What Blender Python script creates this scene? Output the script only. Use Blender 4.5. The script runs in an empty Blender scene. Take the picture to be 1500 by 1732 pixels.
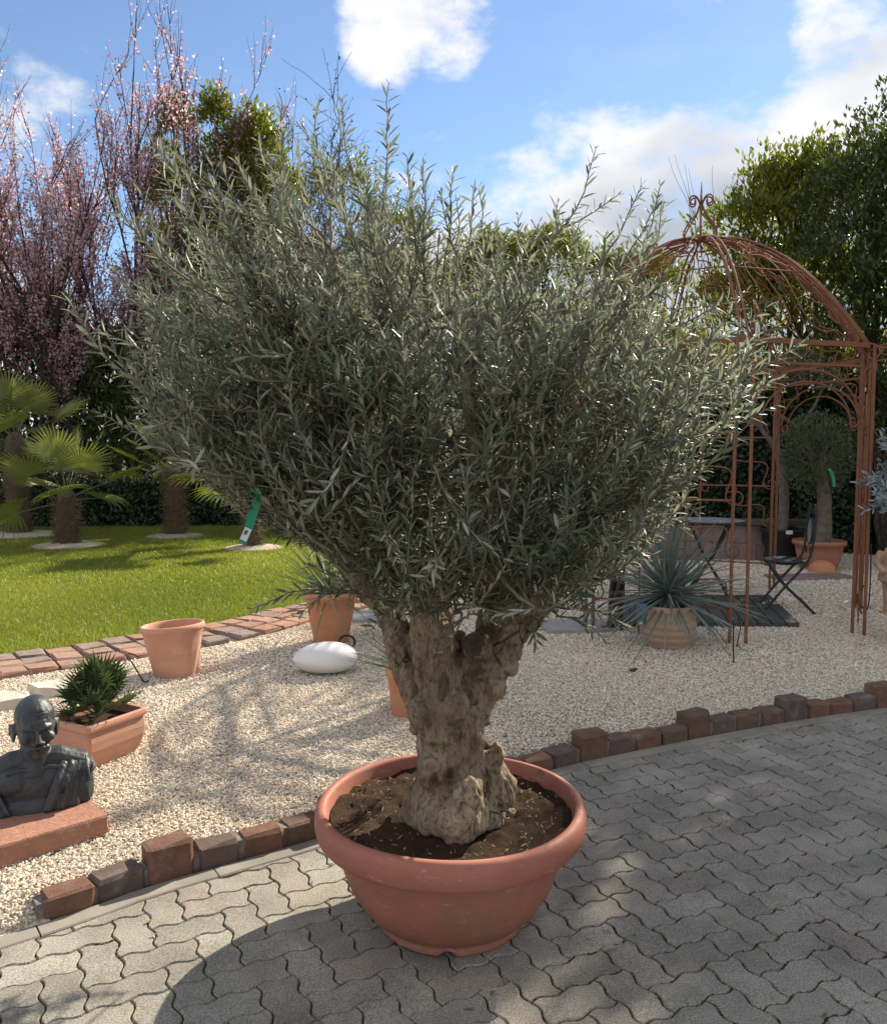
import bpy, bmesh, math, random
import numpy as np
from mathutils import Vector, Matrix, noise, Quaternion, Euler

SC = bpy.context.scene
COL = SC.collection
rad = math.radians
PI = math.pi
RN = np.random.default_rng(11)
RR = random.Random(5)

# ------------------------------------------------------------------ camera
CAM_H, PITCH, FPX = 1.65, rad(4.3), 1400.0
cd = bpy.data.cameras.new('camera'); cam = bpy.data.objects.new('camera', cd); COL.objects.link(cam)
cam.location = (0, 0, CAM_H); cam.rotation_euler = (rad(90) - PITCH, 0, 0)
cd.sensor_fit = 'HORIZONTAL'; cd.sensor_width = 36.0; cd.lens = 36.0 * FPX / 1500.0
cd.clip_start = 0.05; cd.clip_end = 2000
SC.camera = cam

# ------------------------------------------------------------------ sun and sky
SUN_AZ, SUN_EL = rad(39), rad(33)          # clockwise from +Y, above the horizon
sd = Vector((math.sin(SUN_AZ) * math.cos(SUN_EL), math.cos(SUN_AZ) * math.cos(SUN_EL), math.sin(SUN_EL)))
sl = bpy.data.lights.new('sun', 'SUN'); sl.energy = 3.75; sl.angle = rad(0.53); sl.color = (1.0, 0.905, 0.745)
so = bpy.data.objects.new('sun', sl); COL.objects.link(so)
so.rotation_euler = sd.to_track_quat('Z', 'Y').to_euler()
SKY_STRENGTH = 0.069
SC.view_settings.view_transform = 'Standard'; SC.view_settings.look = 'None'
SC.view_settings.gamma = 1.0; SC.view_settings.use_curve_mapping = False
SC.view_settings.exposure = 1.42

def pixdir(px, py):
    x = (px - 750) / FPX; v = (py - 866) / FPX
    return Vector((x, math.cos(PITCH) - v * math.sin(PITCH), -(math.sin(PITCH) + v * math.cos(PITCH))))

world = bpy.data.worlds.new('World'); SC.world = world; world.use_nodes = True
wt = world.node_tree; wn = wt.nodes; wl = wt.links; wn.clear()
def WN(t, **k):
    n = wn.new(t)
    for a, b in k.items(): setattr(n, a, b)
    return n
def wmath(op, a, b=None, c=None, clamp=False):
    n = WN('ShaderNodeMath', operation=op, use_clamp=clamp)
    for i, v in enumerate((a, b, c)):
        if v is None: continue
        if isinstance(v, (int, float)): n.inputs[i].default_value = v
        else: wl.new(v, n.inputs[i])
    return n.outputs[0]
def wdot(vec, d):
    n = WN('ShaderNodeVectorMath', operation='DOT_PRODUCT'); wl.new(vec, n.inputs[0]); n.inputs[1].default_value = d
    return n.outputs['Value']
def wsmooth(v, a, b, lo=0.0, hi=1.0):
    n = WN('ShaderNodeMapRange', interpolation_type='SMOOTHSTEP'); wl.new(v, n.inputs[0])
    n.inputs[1].default_value = a; n.inputs[2].default_value = b; n.inputs[3].default_value = lo; n.inputs[4].default_value = hi
    return n.outputs[0]
tc = WN('ShaderNodeTexCoord'); dirv = tc.outputs['Generated']
sky = WN('ShaderNodeTexSky', sky_type='NISHITA', sun_disc=False)
sky.sun_elevation = SUN_EL; sky.sun_rotation = SUN_AZ; sky.air_density = 1.0; sky.dust_density = 0.1; sky.ozone_density = 2.0; sky.altitude = 1200
def wnoise(scale, detail, rough, off=(0, 0, 0), st=(1, 1, 1.7)):
    m = WN('ShaderNodeMapping'); wl.new(dirv, m.inputs[0]); m.inputs['Scale'].default_value = st; m.inputs['Location'].default_value = off
    n = WN('ShaderNodeTexNoise'); wl.new(m.outputs[0], n.inputs['Vector'])
    n.inputs['Scale'].default_value = scale; n.inputs['Detail'].default_value = detail; n.inputs['Roughness'].default_value = rough
    return n.outputs[0]
n1 = wnoise(6.5, 12, 0.60, (0.3, 0.1, 0.7))
n2 = wnoise(2.1, 5, 0.5, (1.7, 0.4, 0.2))
# a bank of cumulus fills the lower right of the sky; its upper edge runs up to the right
pa, pb = pixdir(690, 330).normalized(), pixdir(1330, 70).normalized()
nb = pa.cross(pb).normalized()
if nb.dot(pixdir(1300, 400)) < 0: nb = -nb
bank = wmath('MULTIPLY', wdot(dirv, nb), 5.0)
bank = wmath('MINIMUM', bank, 0.8)
bank = wmath('MAXIMUM', bank, -1.2)
puff = wsmooth(wdot(dirv, pixdir(655, 45).normalized()), math.cos(rad(5.6)), math.cos(rad(0.8)), -1.2, 0.30)
puff = wmath('MAXIMUM', puff, wsmooth(wdot(dirv, pixdir(765, 50).normalized()), math.cos(rad(5.4)), math.cos(rad(0.8)), -1.2, 0.26))
puff = wmath('MAXIMUM', puff, wsmooth(wdot(dirv, pixdir(50, 120).normalized()), math.cos(rad(9)), math.cos(rad(1)), -1.2, -0.02))
puff2 = wsmooth(wdot(dirv, pixdir(1420, 30).normalized()), math.cos(rad(5)), math.cos(rad(1)), -1.2, 0.1)
far = wsmooth(n2, 0.30, 0.52, -0.8, 0.5)          # more fair-weather clouds round the unseen sky, coverage raised for fill light
back = wsmooth(wdot(dirv, Vector((0.05, 0.95, 0.3)).normalized()), 0.45, 0.75, 0.0, -0.9)
far = wmath('ADD', far, back)
cov = wmath('MAXIMUM', wmath('MAXIMUM', bank, puff), wmath('MAXIMUM', puff2, far))
dens = wmath('ADD', cov, wmath('MULTIPLY', wmath('SUBTRACT', n1, 0.5), 2.6))
mask = wsmooth(dens, -0.10, 0.42)
thick = wmath('MULTIPLY', wsmooth(wmath('ADD', cov, wmath('MULTIPLY', wmath('SUBTRACT', wnoise(5.0, 3, 0.45, (0.3, 0.1, 0.7)), 0.5), 1.7)), 0.16, 0.72), wsmooth(wdot(dirv, sd), -0.1, 0.75, 0.1, 1.0))   # clouds near the sun show their shaded side
# thin veil of high cloud
wisp = wsmooth(wnoise(3.0, 7, 0.6, (4.1, 2.0, 0.0), (1, 1, 3.0)), 0.47, 0.78, 0.0, 0.32)
lowd = WN('ShaderNodeSeparateXYZ'); wl.new(dirv, lowd.inputs[0])
wisp = wmath('MULTIPLY', wisp, wsmooth(lowd.outputs[2], 0.05, 0.6, 1.0, 0.25))
mask = wmath('MAXIMUM', mask, wisp)
cc = WN('ShaderNodeMix', data_type='RGBA'); wl.new(thick, cc.inputs[0])
cc.inputs[6].default_value = (5.5, 5.5, 5.6, 1); cc.inputs[7].default_value = (2.9, 3.15, 3.6, 1)
mx = WN('ShaderNodeMix', data_type='RGBA'); wl.new(mask, mx.inputs[0]); wl.new(sky.outputs[0], mx.inputs[6]); wl.new(cc.outputs[2], mx.inputs[7])
bg = WN('ShaderNodeBackground'); bg.inputs[1].default_value = SKY_STRENGTH; wl.new(mx.outputs[2], bg.inputs[0])
wo = WN('ShaderNodeOutputWorld'); wl.new(bg.outputs[0], wo.inputs[0])

# ------------------------------------------------------------------ helpers
def at(px, py, Y):
    d = pixdir(px, py); s = Y / d.y
    return Vector((d.x * s, Y, CAM_H + d.z * s))
def gnd(px, py, z=0.0):
    d = pixdir(px, py); s = (CAM_H - z) / -d.z
    return Vector((d.x * s, d.y * s, z))
def proj(P):
    P = np.asarray(P, float); x, y, z = P[..., 0], P[..., 1], P[..., 2] - CAM_H
    dz = y * math.cos(PITCH) - z * math.sin(PITCH); up = y * math.sin(PITCH) + z * math.cos(PITCH)
    return 750 + FPX * x / dz, 866 - FPX * up / dz

def tag(o, label=None, cat=None, group=None, kind=None):
    if label: o['label'] = label
    if cat: o['category'] = cat
    if group: o['group'] = group
    if kind: o['kind'] = kind
    return o
def empty(name, loc=(0, 0, 0), rz=0.0, label=None, cat=None, group=None):
    o = bpy.data.objects.new(name, None); COL.objects.link(o); o.location = loc; o.rotation_euler = (0, 0, rz)
    o.empty_display_size = 0.1
    return tag(o, label, cat, group)
def link(name, me, mat=None, parent=None, smooth=False, loc=None):
    o = bpy.data.objects.new(name, me); COL.objects.link(o)
    if mat is not None and not me.materials: me.materials.append(mat)
    if smooth: me.polygons.foreach_set('use_smooth', np.ones(len(me.polygons), bool))
    if parent is not None: o.parent = parent
    if loc is not None: o.location = loc
    return o
def copy_tree(o, parent=None):
    c = o.copy(); COL.objects.link(c); c.parent = parent
    for ch in list(o.children): copy_tree(ch, c)
    return c
def npmesh(name, V, Fs, tint=None):
    V = np.ascontiguousarray(V, np.float32)
    if not isinstance(Fs, (list, tuple)): Fs = [Fs]
    me = bpy.data.meshes.new(name)
    me.vertices.add(len(V)); me.vertices.foreach_set('co', V.ravel())
    loops = np.concatenate([np.asarray(f, np.int32).ravel() for f in Fs])
    tot = np.concatenate([np.full(len(f), np.asarray(f).shape[1], np.int32) for f in Fs])
    st = np.concatenate([[0], np.cumsum(tot)[:-1]]).astype(np.int32)
    me.loops.add(len(loops)); me.loops.foreach_set('vertex_index', loops)
    me.polygons.add(len(tot)); me.polygons.foreach_set('loop_start', st)
    me.update(calc_edges=True)
    if tint is not None:
        a = me.attributes.new('tint', 'FLOAT', 'POINT'); a.data.foreach_set('value', np.ascontiguousarray(tint, np.float32))
    return me
def unit(a):
    a = np.asarray(a, float); return a / np.maximum(np.linalg.norm(a, axis=-1, keepdims=True), 1e-9)

class MB:
    def __init__(s): s.v = []; s.f = []; s.n = 0
    def add(s, V, F):
        V = [tuple(map(float, p)) for p in V]; b = s.n
        s.v += V; s.f += [tuple(b + i for i in f) for f in F]; s.n += len(V); return s
    def box(s, c, d, rz=0.0, bev=0.0, M=None):
        x, y, z = d[0] / 2, d[1] / 2, d[2] / 2; V = []; F = []
        if bev <= 0:
            V = [(-x, -y, -z), (x, -y, -z), (x, y, -z), (-x, y, -z), (-x, -y, z), (x, -y, z), (x, y, z), (-x, y, z)]
            F = [(0, 3, 2, 1), (4, 5, 6, 7), (0, 1, 5, 4), (1, 2, 6, 5), (2, 3, 7, 6), (3, 0, 4, 7)]
        else:
            b = bev
            for zz, q in ((-z, 0), (z - b, 0), (z, b)):
                V += [(-x + q, -y + q, zz), (x - q, -y + q, zz), (x - q, y - q, zz), (-x + q, y - q, zz)]
            F = [(0, 3, 2, 1), (8, 9, 10, 11)]
            for k in (0, 4): F += [(k + i, k + (i + 1) % 4, k + 4 + (i + 1) % 4, k + 4 + i) for i in range(4)]
        ca, sa = math.cos(rz), math.sin(rz)
        V = [(c[0] + p[0] * ca - p[1] * sa, c[1] + p[0] * sa + p[1] * ca, c[2] + p[2]) for p in V]
        return s.add(V, F)
    def tube(s, pts, r, n=6, cap=True, flat=1.0):
        P = np.asarray(pts, float); m = len(P)
        R = np.full(m, r, float) if np.isscalar(r) else np.asarray(r, float)
        T = np.gradient(P, axis=0); T = unit(T)
        mean = P[-1] - P[0]
        if np.linalg.norm(mean) < 1e-6: mean = T[0]
        ref = np.eye(3)[np.argmin(np.abs(mean))]
        S = np.cross(T, ref)
        bad = np.linalg.norm(S, axis=1) < 1e-3
        if bad.any(): S[bad] = np.cross(T[bad], np.array([.577, .577, .577]))
        S = unit(S); U = np.cross(S, T)
        a = np.arange(n) * 2 * PI / n
        V = P[:, None] + R[:, None, None] * (np.cos(a)[None, :, None] * S[:, None] + flat * np.sin(a)[None, :, None] * U[:, None])
        V = V.reshape(-1, 3); F = []
        for i in range(m - 1):
            for j in range(n):
                k = (j + 1) % n; F.append((i * n + j, i * n + k, (i + 1) * n + k, (i + 1) * n + j))
        if cap: F += [tuple(range(n))[::-1], tuple((m - 1) * n + j for j in range(n))]
        return s.add(V, F)
    def lathe(s, prof, n=32, c=(0, 0, 0), jit=0.0):
        V = []; F = []; m = len(prof)
        for (r, z) in prof:
            for j in range(n):
                a = 2 * PI * j / n; V.append((c[0] + r * math.cos(a), c[1] + r * math.sin(a), c[2] + z))
        for i in range(m - 1):
            for j in range(n):
                k = (j + 1) % n; F.append((i * n + j, i * n + k, (i + 1) * n + k, (i + 1) * n + j))
        if prof[0][0] > 1e-4: F.append(tuple(range(n))[::-1])
        if prof[-1][0] > 1e-4: F.append(tuple((m - 1) * n + j for j in range(n)))
        return s.add(V, F)
    def ell(s, c, r, n=14, m=9, rot=None):
        V = []; F = []
        for i in range(m + 1):
            t = PI * i / m
            for j in range(n):
                a = 2 * PI * j / n
                p = Vector((r[0] * math.sin(t) * math.cos(a), r[1] * math.sin(t) * math.sin(a), r[2] * math.cos(t)))
                if rot is not None: p = rot @ p
                V.append((c[0] + p.x, c[1] + p.y, c[2] + p.z))
        for i in range(m):
            for j in range(n):
                k = (j + 1) % n; F.append((i * n + j, (i + 1) * n + j, (i + 1) * n + k, i * n + k))
        return s.add(V, F)
    def mesh(s, name):
        me = bpy.data.meshes.new(name); me.from_pydata(s.v, [], s.f); me.update(); return me
    def build(s, name, mat, parent=None, smooth=False, loc=None): return link(name, s.mesh(name), mat, parent, smooth, loc)

def remesh(mb, voxel, smooth_it=2):
    me = mb.mesh('tmp'); o = bpy.data.objects.new('tmp', me); COL.objects.link(o)
    m = o.modifiers.new('r', 'REMESH'); m.mode = 'VOXEL'; m.voxel_size = voxel
    if smooth_it:
        k = o.modifiers.new('s', 'SMOOTH'); k.factor = 0.5; k.iterations = smooth_it
    dg = bpy.context.evaluated_depsgraph_get(); dg.update()
    out = bpy.data.meshes.new_from_object(o.evaluated_get(dg))
    bpy.data.objects.remove(o); bpy.data.meshes.remove(me)
    return out
def vco(me):
    a = np.empty(len(me.vertices) * 3, np.float32); me.vertices.foreach_get('co', a); return a.reshape(-1, 3).astype(float)
def setco(me, V): me.vertices.foreach_set('co', np.ascontiguousarray(V, np.float32).ravel()); me.update()
def vno(me):
    a = np.empty(len(me.vertices) * 3, np.float32); me.vertices.foreach_get('normal', a); return a.reshape(-1, 3).astype(float)
def fbm(V, sc, oct=4, seed=0.0):
    return np.array([noise.fractal(Vector((p[0] * sc[0] + seed, p[1] * sc[1], p[2] * sc[2])), 1.0, 2.0, oct) for p in V])

# ------------------------------------------------------------------ materials
class NT:
    def __init__(s, name):
        s.m = bpy.data.materials.new(name); s.m.use_nodes = True; s.t = s.m.node_tree; s.n = s.t.nodes; s.l = s.t.links
        s.b = s.n['Principled BSDF']; s.out = s.n['Material Output']
    def new(s, t, **k):
        n = s.n.new(t)
        for a, b in k.items(): setattr(n, a, b)
        return n
    def co(s, scale=(1, 1, 1), src='Object', loc=(0, 0, 0)):
        tc = s.new('ShaderNodeTexCoord'); m = s.new('ShaderNodeMapping'); s.l.new(tc.outputs[src], m.inputs[0])
        m.inputs['Scale'].default_value = scale; m.inputs['Location'].default_value = loc; return m.outputs[0]
    def noise(s, vec, scale, detail=4, rough=.55, dist=0.0):
        n = s.new('ShaderNodeTexNoise'); s.l.new(vec, n.inputs['Vector']); n.inputs['Scale'].default_value = scale
        n.inputs['Detail'].default_value = detail; n.inputs['Roughness'].default_value = rough; n.inputs['Distortion'].default_value = dist; return n.outputs[0]
    def vor(s, vec, scale, feature='F1', out='Distance'):
        n = s.new('ShaderNodeTexVoronoi', feature=feature); s.l.new(vec, n.inputs['Vector']); n.inputs['Scale'].default_value = scale; return n.outputs[out]
    def ramp(s, f, stops, interp='LINEAR'):
        r = s.new('ShaderNodeValToRGB'); r.color_ramp.interpolation = interp; e = r.color_ramp.elements
        while len(e) < len(stops): e.new(0.5)
        for i, (p, c) in enumerate(stops):
            e[i].position = p; e[i].color = (c[0], c[1], c[2], 1) if not isinstance(c, (int, float)) else (c, c, c, 1)
        s.l.new(f, r.inputs[0]); return r.outputs[0]
    def mix(s, f, a, b, mode='MIX'):
        n = s.new('ShaderNodeMix', data_type='RGBA', blend_type=mode)
        for i, v in ((0, f), (6, a), (7, b)):
            if isinstance(v, (int, float)): n.inputs[i].default_value = v
            elif isinstance(v, tuple): n.inputs[i].default_value = (v[0], v[1], v[2], 1)
            else: s.l.new(v, n.inputs[i])
        return n.outputs[2]
    def math(s, op, a, b=None):
        n = s.new('ShaderNodeMath', operation=op)
        for i, v in enumerate((a, b)):
            if v is None: continue
            if isinstance(v, (int, float)): n.inputs[i].default_value = v
            else: s.l.new(v, n.inputs[i])
        return n.outputs[0]
    def rnd(s): return s.new('ShaderNodeObjectInfo').outputs['Random']
    def attr(s, name): return s.new('ShaderNodeAttribute', attribute_name=name).outputs['Fac']
    def color(s, c):
        if isinstance(c, tuple): s.b.inputs['Base Color'].default_value = (c[0], c[1], c[2], 1)
        else: s.l.new(c, s.b.inputs['Base Color'])
        return s
    def rough(s, r):
        if isinstance(r, (int, float)): s.b.inputs['Roughness'].default_value = r
        else: s.l.new(r, s.b.inputs['Roughness'])
        return s
    def spec(s, v): s.b.inputs['Specular IOR Level'].default_value = v; return s
    def bump(s, h, strength=.3, dist=.01, prev=None):
        n = s.new('ShaderNodeBump'); n.inputs['Strength'].default_value = strength; n.inputs['Distance'].default_value = dist
        s.l.new(h, n.inputs['Height'])
        if prev is not None: s.l.new(prev, n.inputs['Normal'])
        s.l.new(n.outputs[0], s.b.inputs['Normal']); return n.outputs[0]

def simple(name, c1, c2=None, scale=8, rough=.7, bump=0.0, bscale=40, spec=.4, bd=.004, metal=0.0, det=5):
    t = NT(name); v = t.co(); c2 = c2 or tuple(x * .7 for x in c1)
    t.color(t.mix(t.ramp(t.noise(v, scale, det), [(.35, 0.0), (.65, 1.0)]), c1, c2)).rough(rough).spec(spec)
    t.b.inputs['Metallic'].default_value = metal
    if bump: t.bump(t.noise(v, bscale, 4), bump, bd)
    return t.m
def leafmat(name, dark, light, under=None, rough=.4, trans=.25, spec=.5, tcol=None):
    t = NT(name); col = t.mix(t.attr('tint'), dark, light)
    if under is not None:
        g = t.new('ShaderNodeNewGeometry'); col2 = t.mix(t.attr('tint'), tuple(u * .8 for u in under), under)
        col = t.mix(g.outputs['Backfacing'], col, col2)
    t.color(col).rough(rough).spec(spec)
    if trans:
        tr = t.new('ShaderNodeBsdfTranslucent')
        tcm = t.mix(1.0, col, tcol or (1.3, 1.5, .6), 'MULTIPLY'); t.l.new(tcm, tr.inputs[0])
        ms = t.new('ShaderNodeMixShader'); ms.inputs[0].default_value = trans
        t.l.new(t.b.outputs[0], ms.inputs[1]); t.l.new(tr.outputs[0], ms.inputs[2]); t.l.new(ms.outputs[0], t.out.inputs[0])
    return t.m
def terracotta(name, c1, c2, scale=5, rings=0.0, rough=.85, dirt=.35, pale=(.62, .5, .42)):
    t = NT(name); v = t.co()
    base = t.mix(t.ramp(t.noise(v, scale, 5), [(.3, 0.0), (.7, 1.0)]), c1, c2)
    base = t.mix(t.math('MULTIPLY', t.ramp(t.noise(t.co((1, 1, 2.4), loc=(3, 1, 2)), scale * 1.7, 6, .65), [(.5, 0.0), (.75, 1.0)]), dirt), base, pale)
    base = t.mix(t.math('MULTIPLY', t.ramp(t.noise(t.co(loc=(7, 3, 1)), 22, 3), [(.6, 0.0), (.8, 1.0)]), .3), base, tuple(x * .55 for x in c1))
    t.color(base).rough(rough).spec(.3)
    h = t.noise(t.co((1, 1, 14)), 6, 4)
    t.bump(h, .25 + rings, .004)
    return t.m
# ------------------------------------------------------------------ surface materials
def paver_mat():
    t = NT('paver_concrete'); v = t.co(src='Object'); w = t.new('ShaderNodeNewGeometry').outputs['Position']
    r = t.rnd()
    base = t.ramp(r, [(0.0, (.235, .216, .183)), (.45, (.285, .262, .222)), (.8, (.315, .29, .243)), (.93, (.30, .262, .218)), (1.0, (.262, .225, .192))])
    fine = t.noise(w, 170, 5, .8)
    c = t.mix(t.ramp(fine, [(.38, 0.0), (.60, 1.0)]), t.mix(1.0, base, (.50, .50, .50), 'MULTIPLY'), t.mix(1.0, base, (1.42, 1.42, 1.40), 'MULTIPLY'))
    spk = t.ramp(t.vor(w, 190, out='Distance'), [(.16, 1.0), (.30, 0.0)])
    c = t.mix(t.math('MULTIPLY', spk, t.ramp(t.noise(w, 120, 2), [(.5, 0.0), (.62, .9)])), c, (.66, .64, .60))
    blot = t.ramp(t.noise(w, 3.2, 6, .65), [(.36, .70), (.62, 1.05)])
    c = t.mix(1.0, c, blot, 'MULTIPLY')
    c = t.mix(t.math('MULTIPLY', t.ramp(t.noise(w, 9.0, 5, .7), [(.60, 0.0), (.75, 1.0)]), .35), c, (.13, .115, .09))
    t.color(c).rough(.92).spec(.25)
    b = t.bump(t.noise(w, 330, 3, .7), .55, .0022)
    t.bump(t.noise(w, 40, 4), .25, .003, b)
    return t.m
M_PAVER = paver_mat()
def joint_mat():
    t = NT('joint_soil'); w = t.new('ShaderNodeNewGeometry').outputs['Position']
    moss = t.ramp(t.noise(w, 2.6, 5, .6), [(.38, 0.0), (.54, 1.0)])
    soil = t.mix(t.noise(w, 90, 4), (.018, .015, .011), (.06, .05, .036))
    t.color(t.mix(moss, soil, t.mix(t.noise(w, 160, 3), (.045, .038, .008), (.14, .105, .03)))).rough(1.0).spec(.1)
    t.bump(t.noise(w, 240, 3), .8, .006); return t.m
M_JOINT = joint_mat()
def edging_mat():
    t = NT('edging_concrete'); w = t.new('ShaderNodeNewGeometry').outputs['Position']
    c = t.mix(t.noise(w, 180, 4, .7), (.20, .18, .15), (.36, .33, .28)); c = t.mix(1.0, c, t.ramp(t.noise(w, 4, 5), [(.35, .75), (.65, 1.05)]), 'MULTIPLY')
    t.color(c).rough(.95).spec(.2); t.bump(t.noise(w, 220, 3), .5, .003); return t.m
M_EDGE = edging_mat()
def kerb_mat(name, c1, c2):
    t = NT(name); w = t.new('ShaderNodeNewGeometry').outputs['Position']
    c = t.mix(t.ramp(t.noise(w, 16, 5, .6), [(.38, 0.0), (.66, 1.0)]), c1, c2)
    c = t.mix(t.math('MULTIPLY', t.ramp(t.noise(w, 110, 3, .7), [(.45, 0.0), (.7, 1.0)]), .55), c, tuple(x * .45 for x in c1))
    c = t.mix(t.math('MULTIPLY', t.ramp(t.noise(w, 7, 6, .7), [(.56, 0.0), (.72, 1.0)]), .45), c, (.30, .27, .23))
    t.color(c).rough(.95).spec(.2)
    b = t.bump(t.noise(w, 130, 4, .7), .7, .005); t.bump(t.noise(w, 24, 3), .35, .008, b); return t.m
M_KERB = [kerb_mat('kerb_rust', (.205, .11, .075), (.145, .08, .06)), kerb_mat('kerb_brown', (.165, .100, .075), (.115, .078, .062)), kerb_mat('kerb_grey', (.15, .108, .09), (.11, .08, .066))]
M_MORTAR = simple('mortar', (.22, .195, .165), (.13, .115, .10), 30, .95, .6, 120)
def lawnbrick_mat():
    t = NT('lawn_brick'); w = t.new('ShaderNodeNewGeometry').outputs['Position']
    c = t.ramp(t.rnd(), [(0, (.33, .185, .13)), (.3, (.40, .235, .165)), (.5, (.28, .20, .165)), (.72, (.25, .205, .18)), (.85, (.35, .205, .145)), (1, (.32, .23, .18))])
    c = t.mix(t.ramp(t.noise(w, 25, 5, .65), [(.4, 0.0), (.7, 1.0)]), c, t.mix(1.0, c, (.6, .62, .65), 'MULTIPLY'))
    t.color(c).rough(.95).spec(.2); t.bump(t.noise(w, 90, 4), .5, .005); return t.m
M_LBRICK = lawnbrick_mat()
def gravel_stone_mat():
    t = NT('gravel_stone')
    c = t.ramp(t.rnd(), [(0, (.72, .61, .45)), (.22, (.80, .73, .60)), (.40, (.66, .53, .37)), (.55, (.84, .79, .70)), (.68, (.60, .47, .33)), (.78, (.74, .63, .47)), (.87, (.56, .38, .29)), (.93, (.50, .45, .39)), (1, (.68, .50, .39))], 'CONSTANT')
    v = t.co(src='Object'); c = t.mix(t.noise(v, 1.4, 3), t.mix(1.0, c, (.78, .76, .74), 'MULTIPLY'), c)
    c = t.mix(.16, c, (.84, .81, .76)); t.color(c).rough(.85).spec(.3); return t.m
M_STONE = gravel_stone_mat()
def gravel_bed_mat():
    t = NT('gravel_bed_grit'); w = t.new('ShaderNodeNewGeometry').outputs['Position']
    n = t.new('ShaderNodeTexVoronoi'); t.l.new(w, n.inputs['Vector']); n.inputs['Scale'].default_value = 75
    s = t.new('ShaderNodeSeparateColor'); t.l.new(n.outputs['Color'], s.inputs[0])
    c = t.ramp(s.outputs[0], [(0, (.62, .52, .38)), (.3, (.72, .65, .53)), (.55, (.55, .44, .31)), (.75, (.76, .71, .61)), (.9, (.44, .30, .22)), (1, (.38, .34, .29))])
    c = t.mix(t.ramp(n.outputs['Distance'], [(.3, 0.0), (.75, 1.0)]), c, (.34, .28, .21))
    t.color(c).rough(.95).spec(.2); t.bump(t.math('MULTIPLY', n.outputs['Distance'], -1), .8, .008); return t.m
M_GBED = gravel_bed_mat()
def earth_mat():
    t = NT('earth'); w = t.new('ShaderNodeNewGeometry').outputs['Position']
    t.color(t.mix(t.noise(w, 1.5, 8, .6), (.05, .045, .025), (.10, .085, .05))).rough(1).spec(.1); t.bump(t.noise(w, 30, 5), .6, .03); return t.m
M_EARTH = earth_mat()
def turf_mat():
    t = NT('turf'); w = t.new('ShaderNodeNewGeometry').outputs['Position']
    c = t.mix(t.noise(w, 60, 5, .7), (.085, .12, .015), (.17, .21, .035)); c = t.mix(t.math('MULTIPLY', t.ramp(t.noise(w, 1.1, 5), [(.42, 0.0), (.68, 1.0)]), .6), c, (.16, .165, .035))
    t.color(c).rough(.9).spec(.2); t.bump(t.noise(w, 120, 4), .8, .02); return t.m
M_TURF = turf_mat()
M_GRASS = leafmat('grass_blade', (.145, .18, .024), (.32, .34, .07), None, .45, .38, .4, (1.25, 1.3, .5))

# ------------------------------------------------------------------ ground, paving and kerb
GZ = 0.07
def sheet(name, pts, z, mat, kind='structure'):
    bm = bmesh.new(); vs = [bm.verts.new((p[0], p[1], z)) for p in pts]; f = bm.faces.new(vs); f.normal_update()
    if f.normal.z < 0: f.normal_flip()
    bmesh.ops.triangulate(bm, faces=[f])
    me = bpy.data.meshes.new(name); bm.to_mesh(me); bm.free(); o = link(name, me, mat); o['kind'] = kind; return o
sheet('ground', [(-400, -400), (400, -400), (400, 600), (-400, 600)], -0.12, M_EARTH)

def catmull(P, per=12):
    P = [np.array(p, float) for p in P]; P = [2 * P[0] - P[1]] + P + [2 * P[-1] - P[-2]]; out = []
    for i in range(1, len(P) - 2):
        for k in range(per):
            t = k / per; a, b, c, d = P[i - 1:i + 3]
            out.append(.5 * (2 * b + (c - a) * t + (2 * a - 5 * b + 4 * c - d) * t * t + (3 * b - a - 3 * c + d) * t ** 3))
    out.append(P[-2]); return np.array(out)
class Curve2:
    def __init__(s, P): s.P = P; s.d = np.linalg.norm(np.diff(P, axis=0), axis=1); s.s = np.concatenate([[0], np.cumsum(s.d)]); s.L = s.s[-1]
    def at(s, t):
        t = min(max(t, 0), s.L - 1e-6); i = min(np.searchsorted(s.s, t, 'right') - 1, len(s.d) - 1); u = (t - s.s[i]) / s.d[i]
        T = (s.P[i + 1] - s.P[i]) / s.d[i]; return s.P[i] + (s.P[i + 1] - s.P[i]) * u, T
    def near(s, p):
        A, B = s.P[:-1], s.P[1:]; D = B - A; u = np.clip(((p - A) * D).sum(1) / (D * D).sum(1), 0, 1); Q = A + D * u[:, None]
        i = np.argmin(((Q - p) ** 2).sum(1)); T = D[i] / np.linalg.norm(D[i]); return Q[i], T
# front foot of the kerb; the strip of concrete edging lies in front of it
KP = [(-3.3, 1.35), (-2.35, 2.08), (-1.40, 2.78), (-1.14, 3.005), (-0.83, 3.215), (-0.53, 3.42), (0.0, 3.81), (0.55, 4.165), (0.73, 4.275), (1.19, 4.505), (1.64, 4.725), (2.20, 4.965), (2.85, 5.21), (3.7, 5.48), (4.8, 5.75), (6.2, 6.0)]
KC = Curve2(catmull(KP))
STRIP = 0.085
def offset(C, d, t0=0.0, t1=None, step=.06):
    t1 = C.L if t1 is None else t1; out = []
    for t in np.arange(t0, t1, step):
        p, T = C.at(t); out.append(p + np.array([-T[1], T[0]]) * d)
    return np.array(out)
EC = Curve2(offset(KC, -STRIP))

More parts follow.
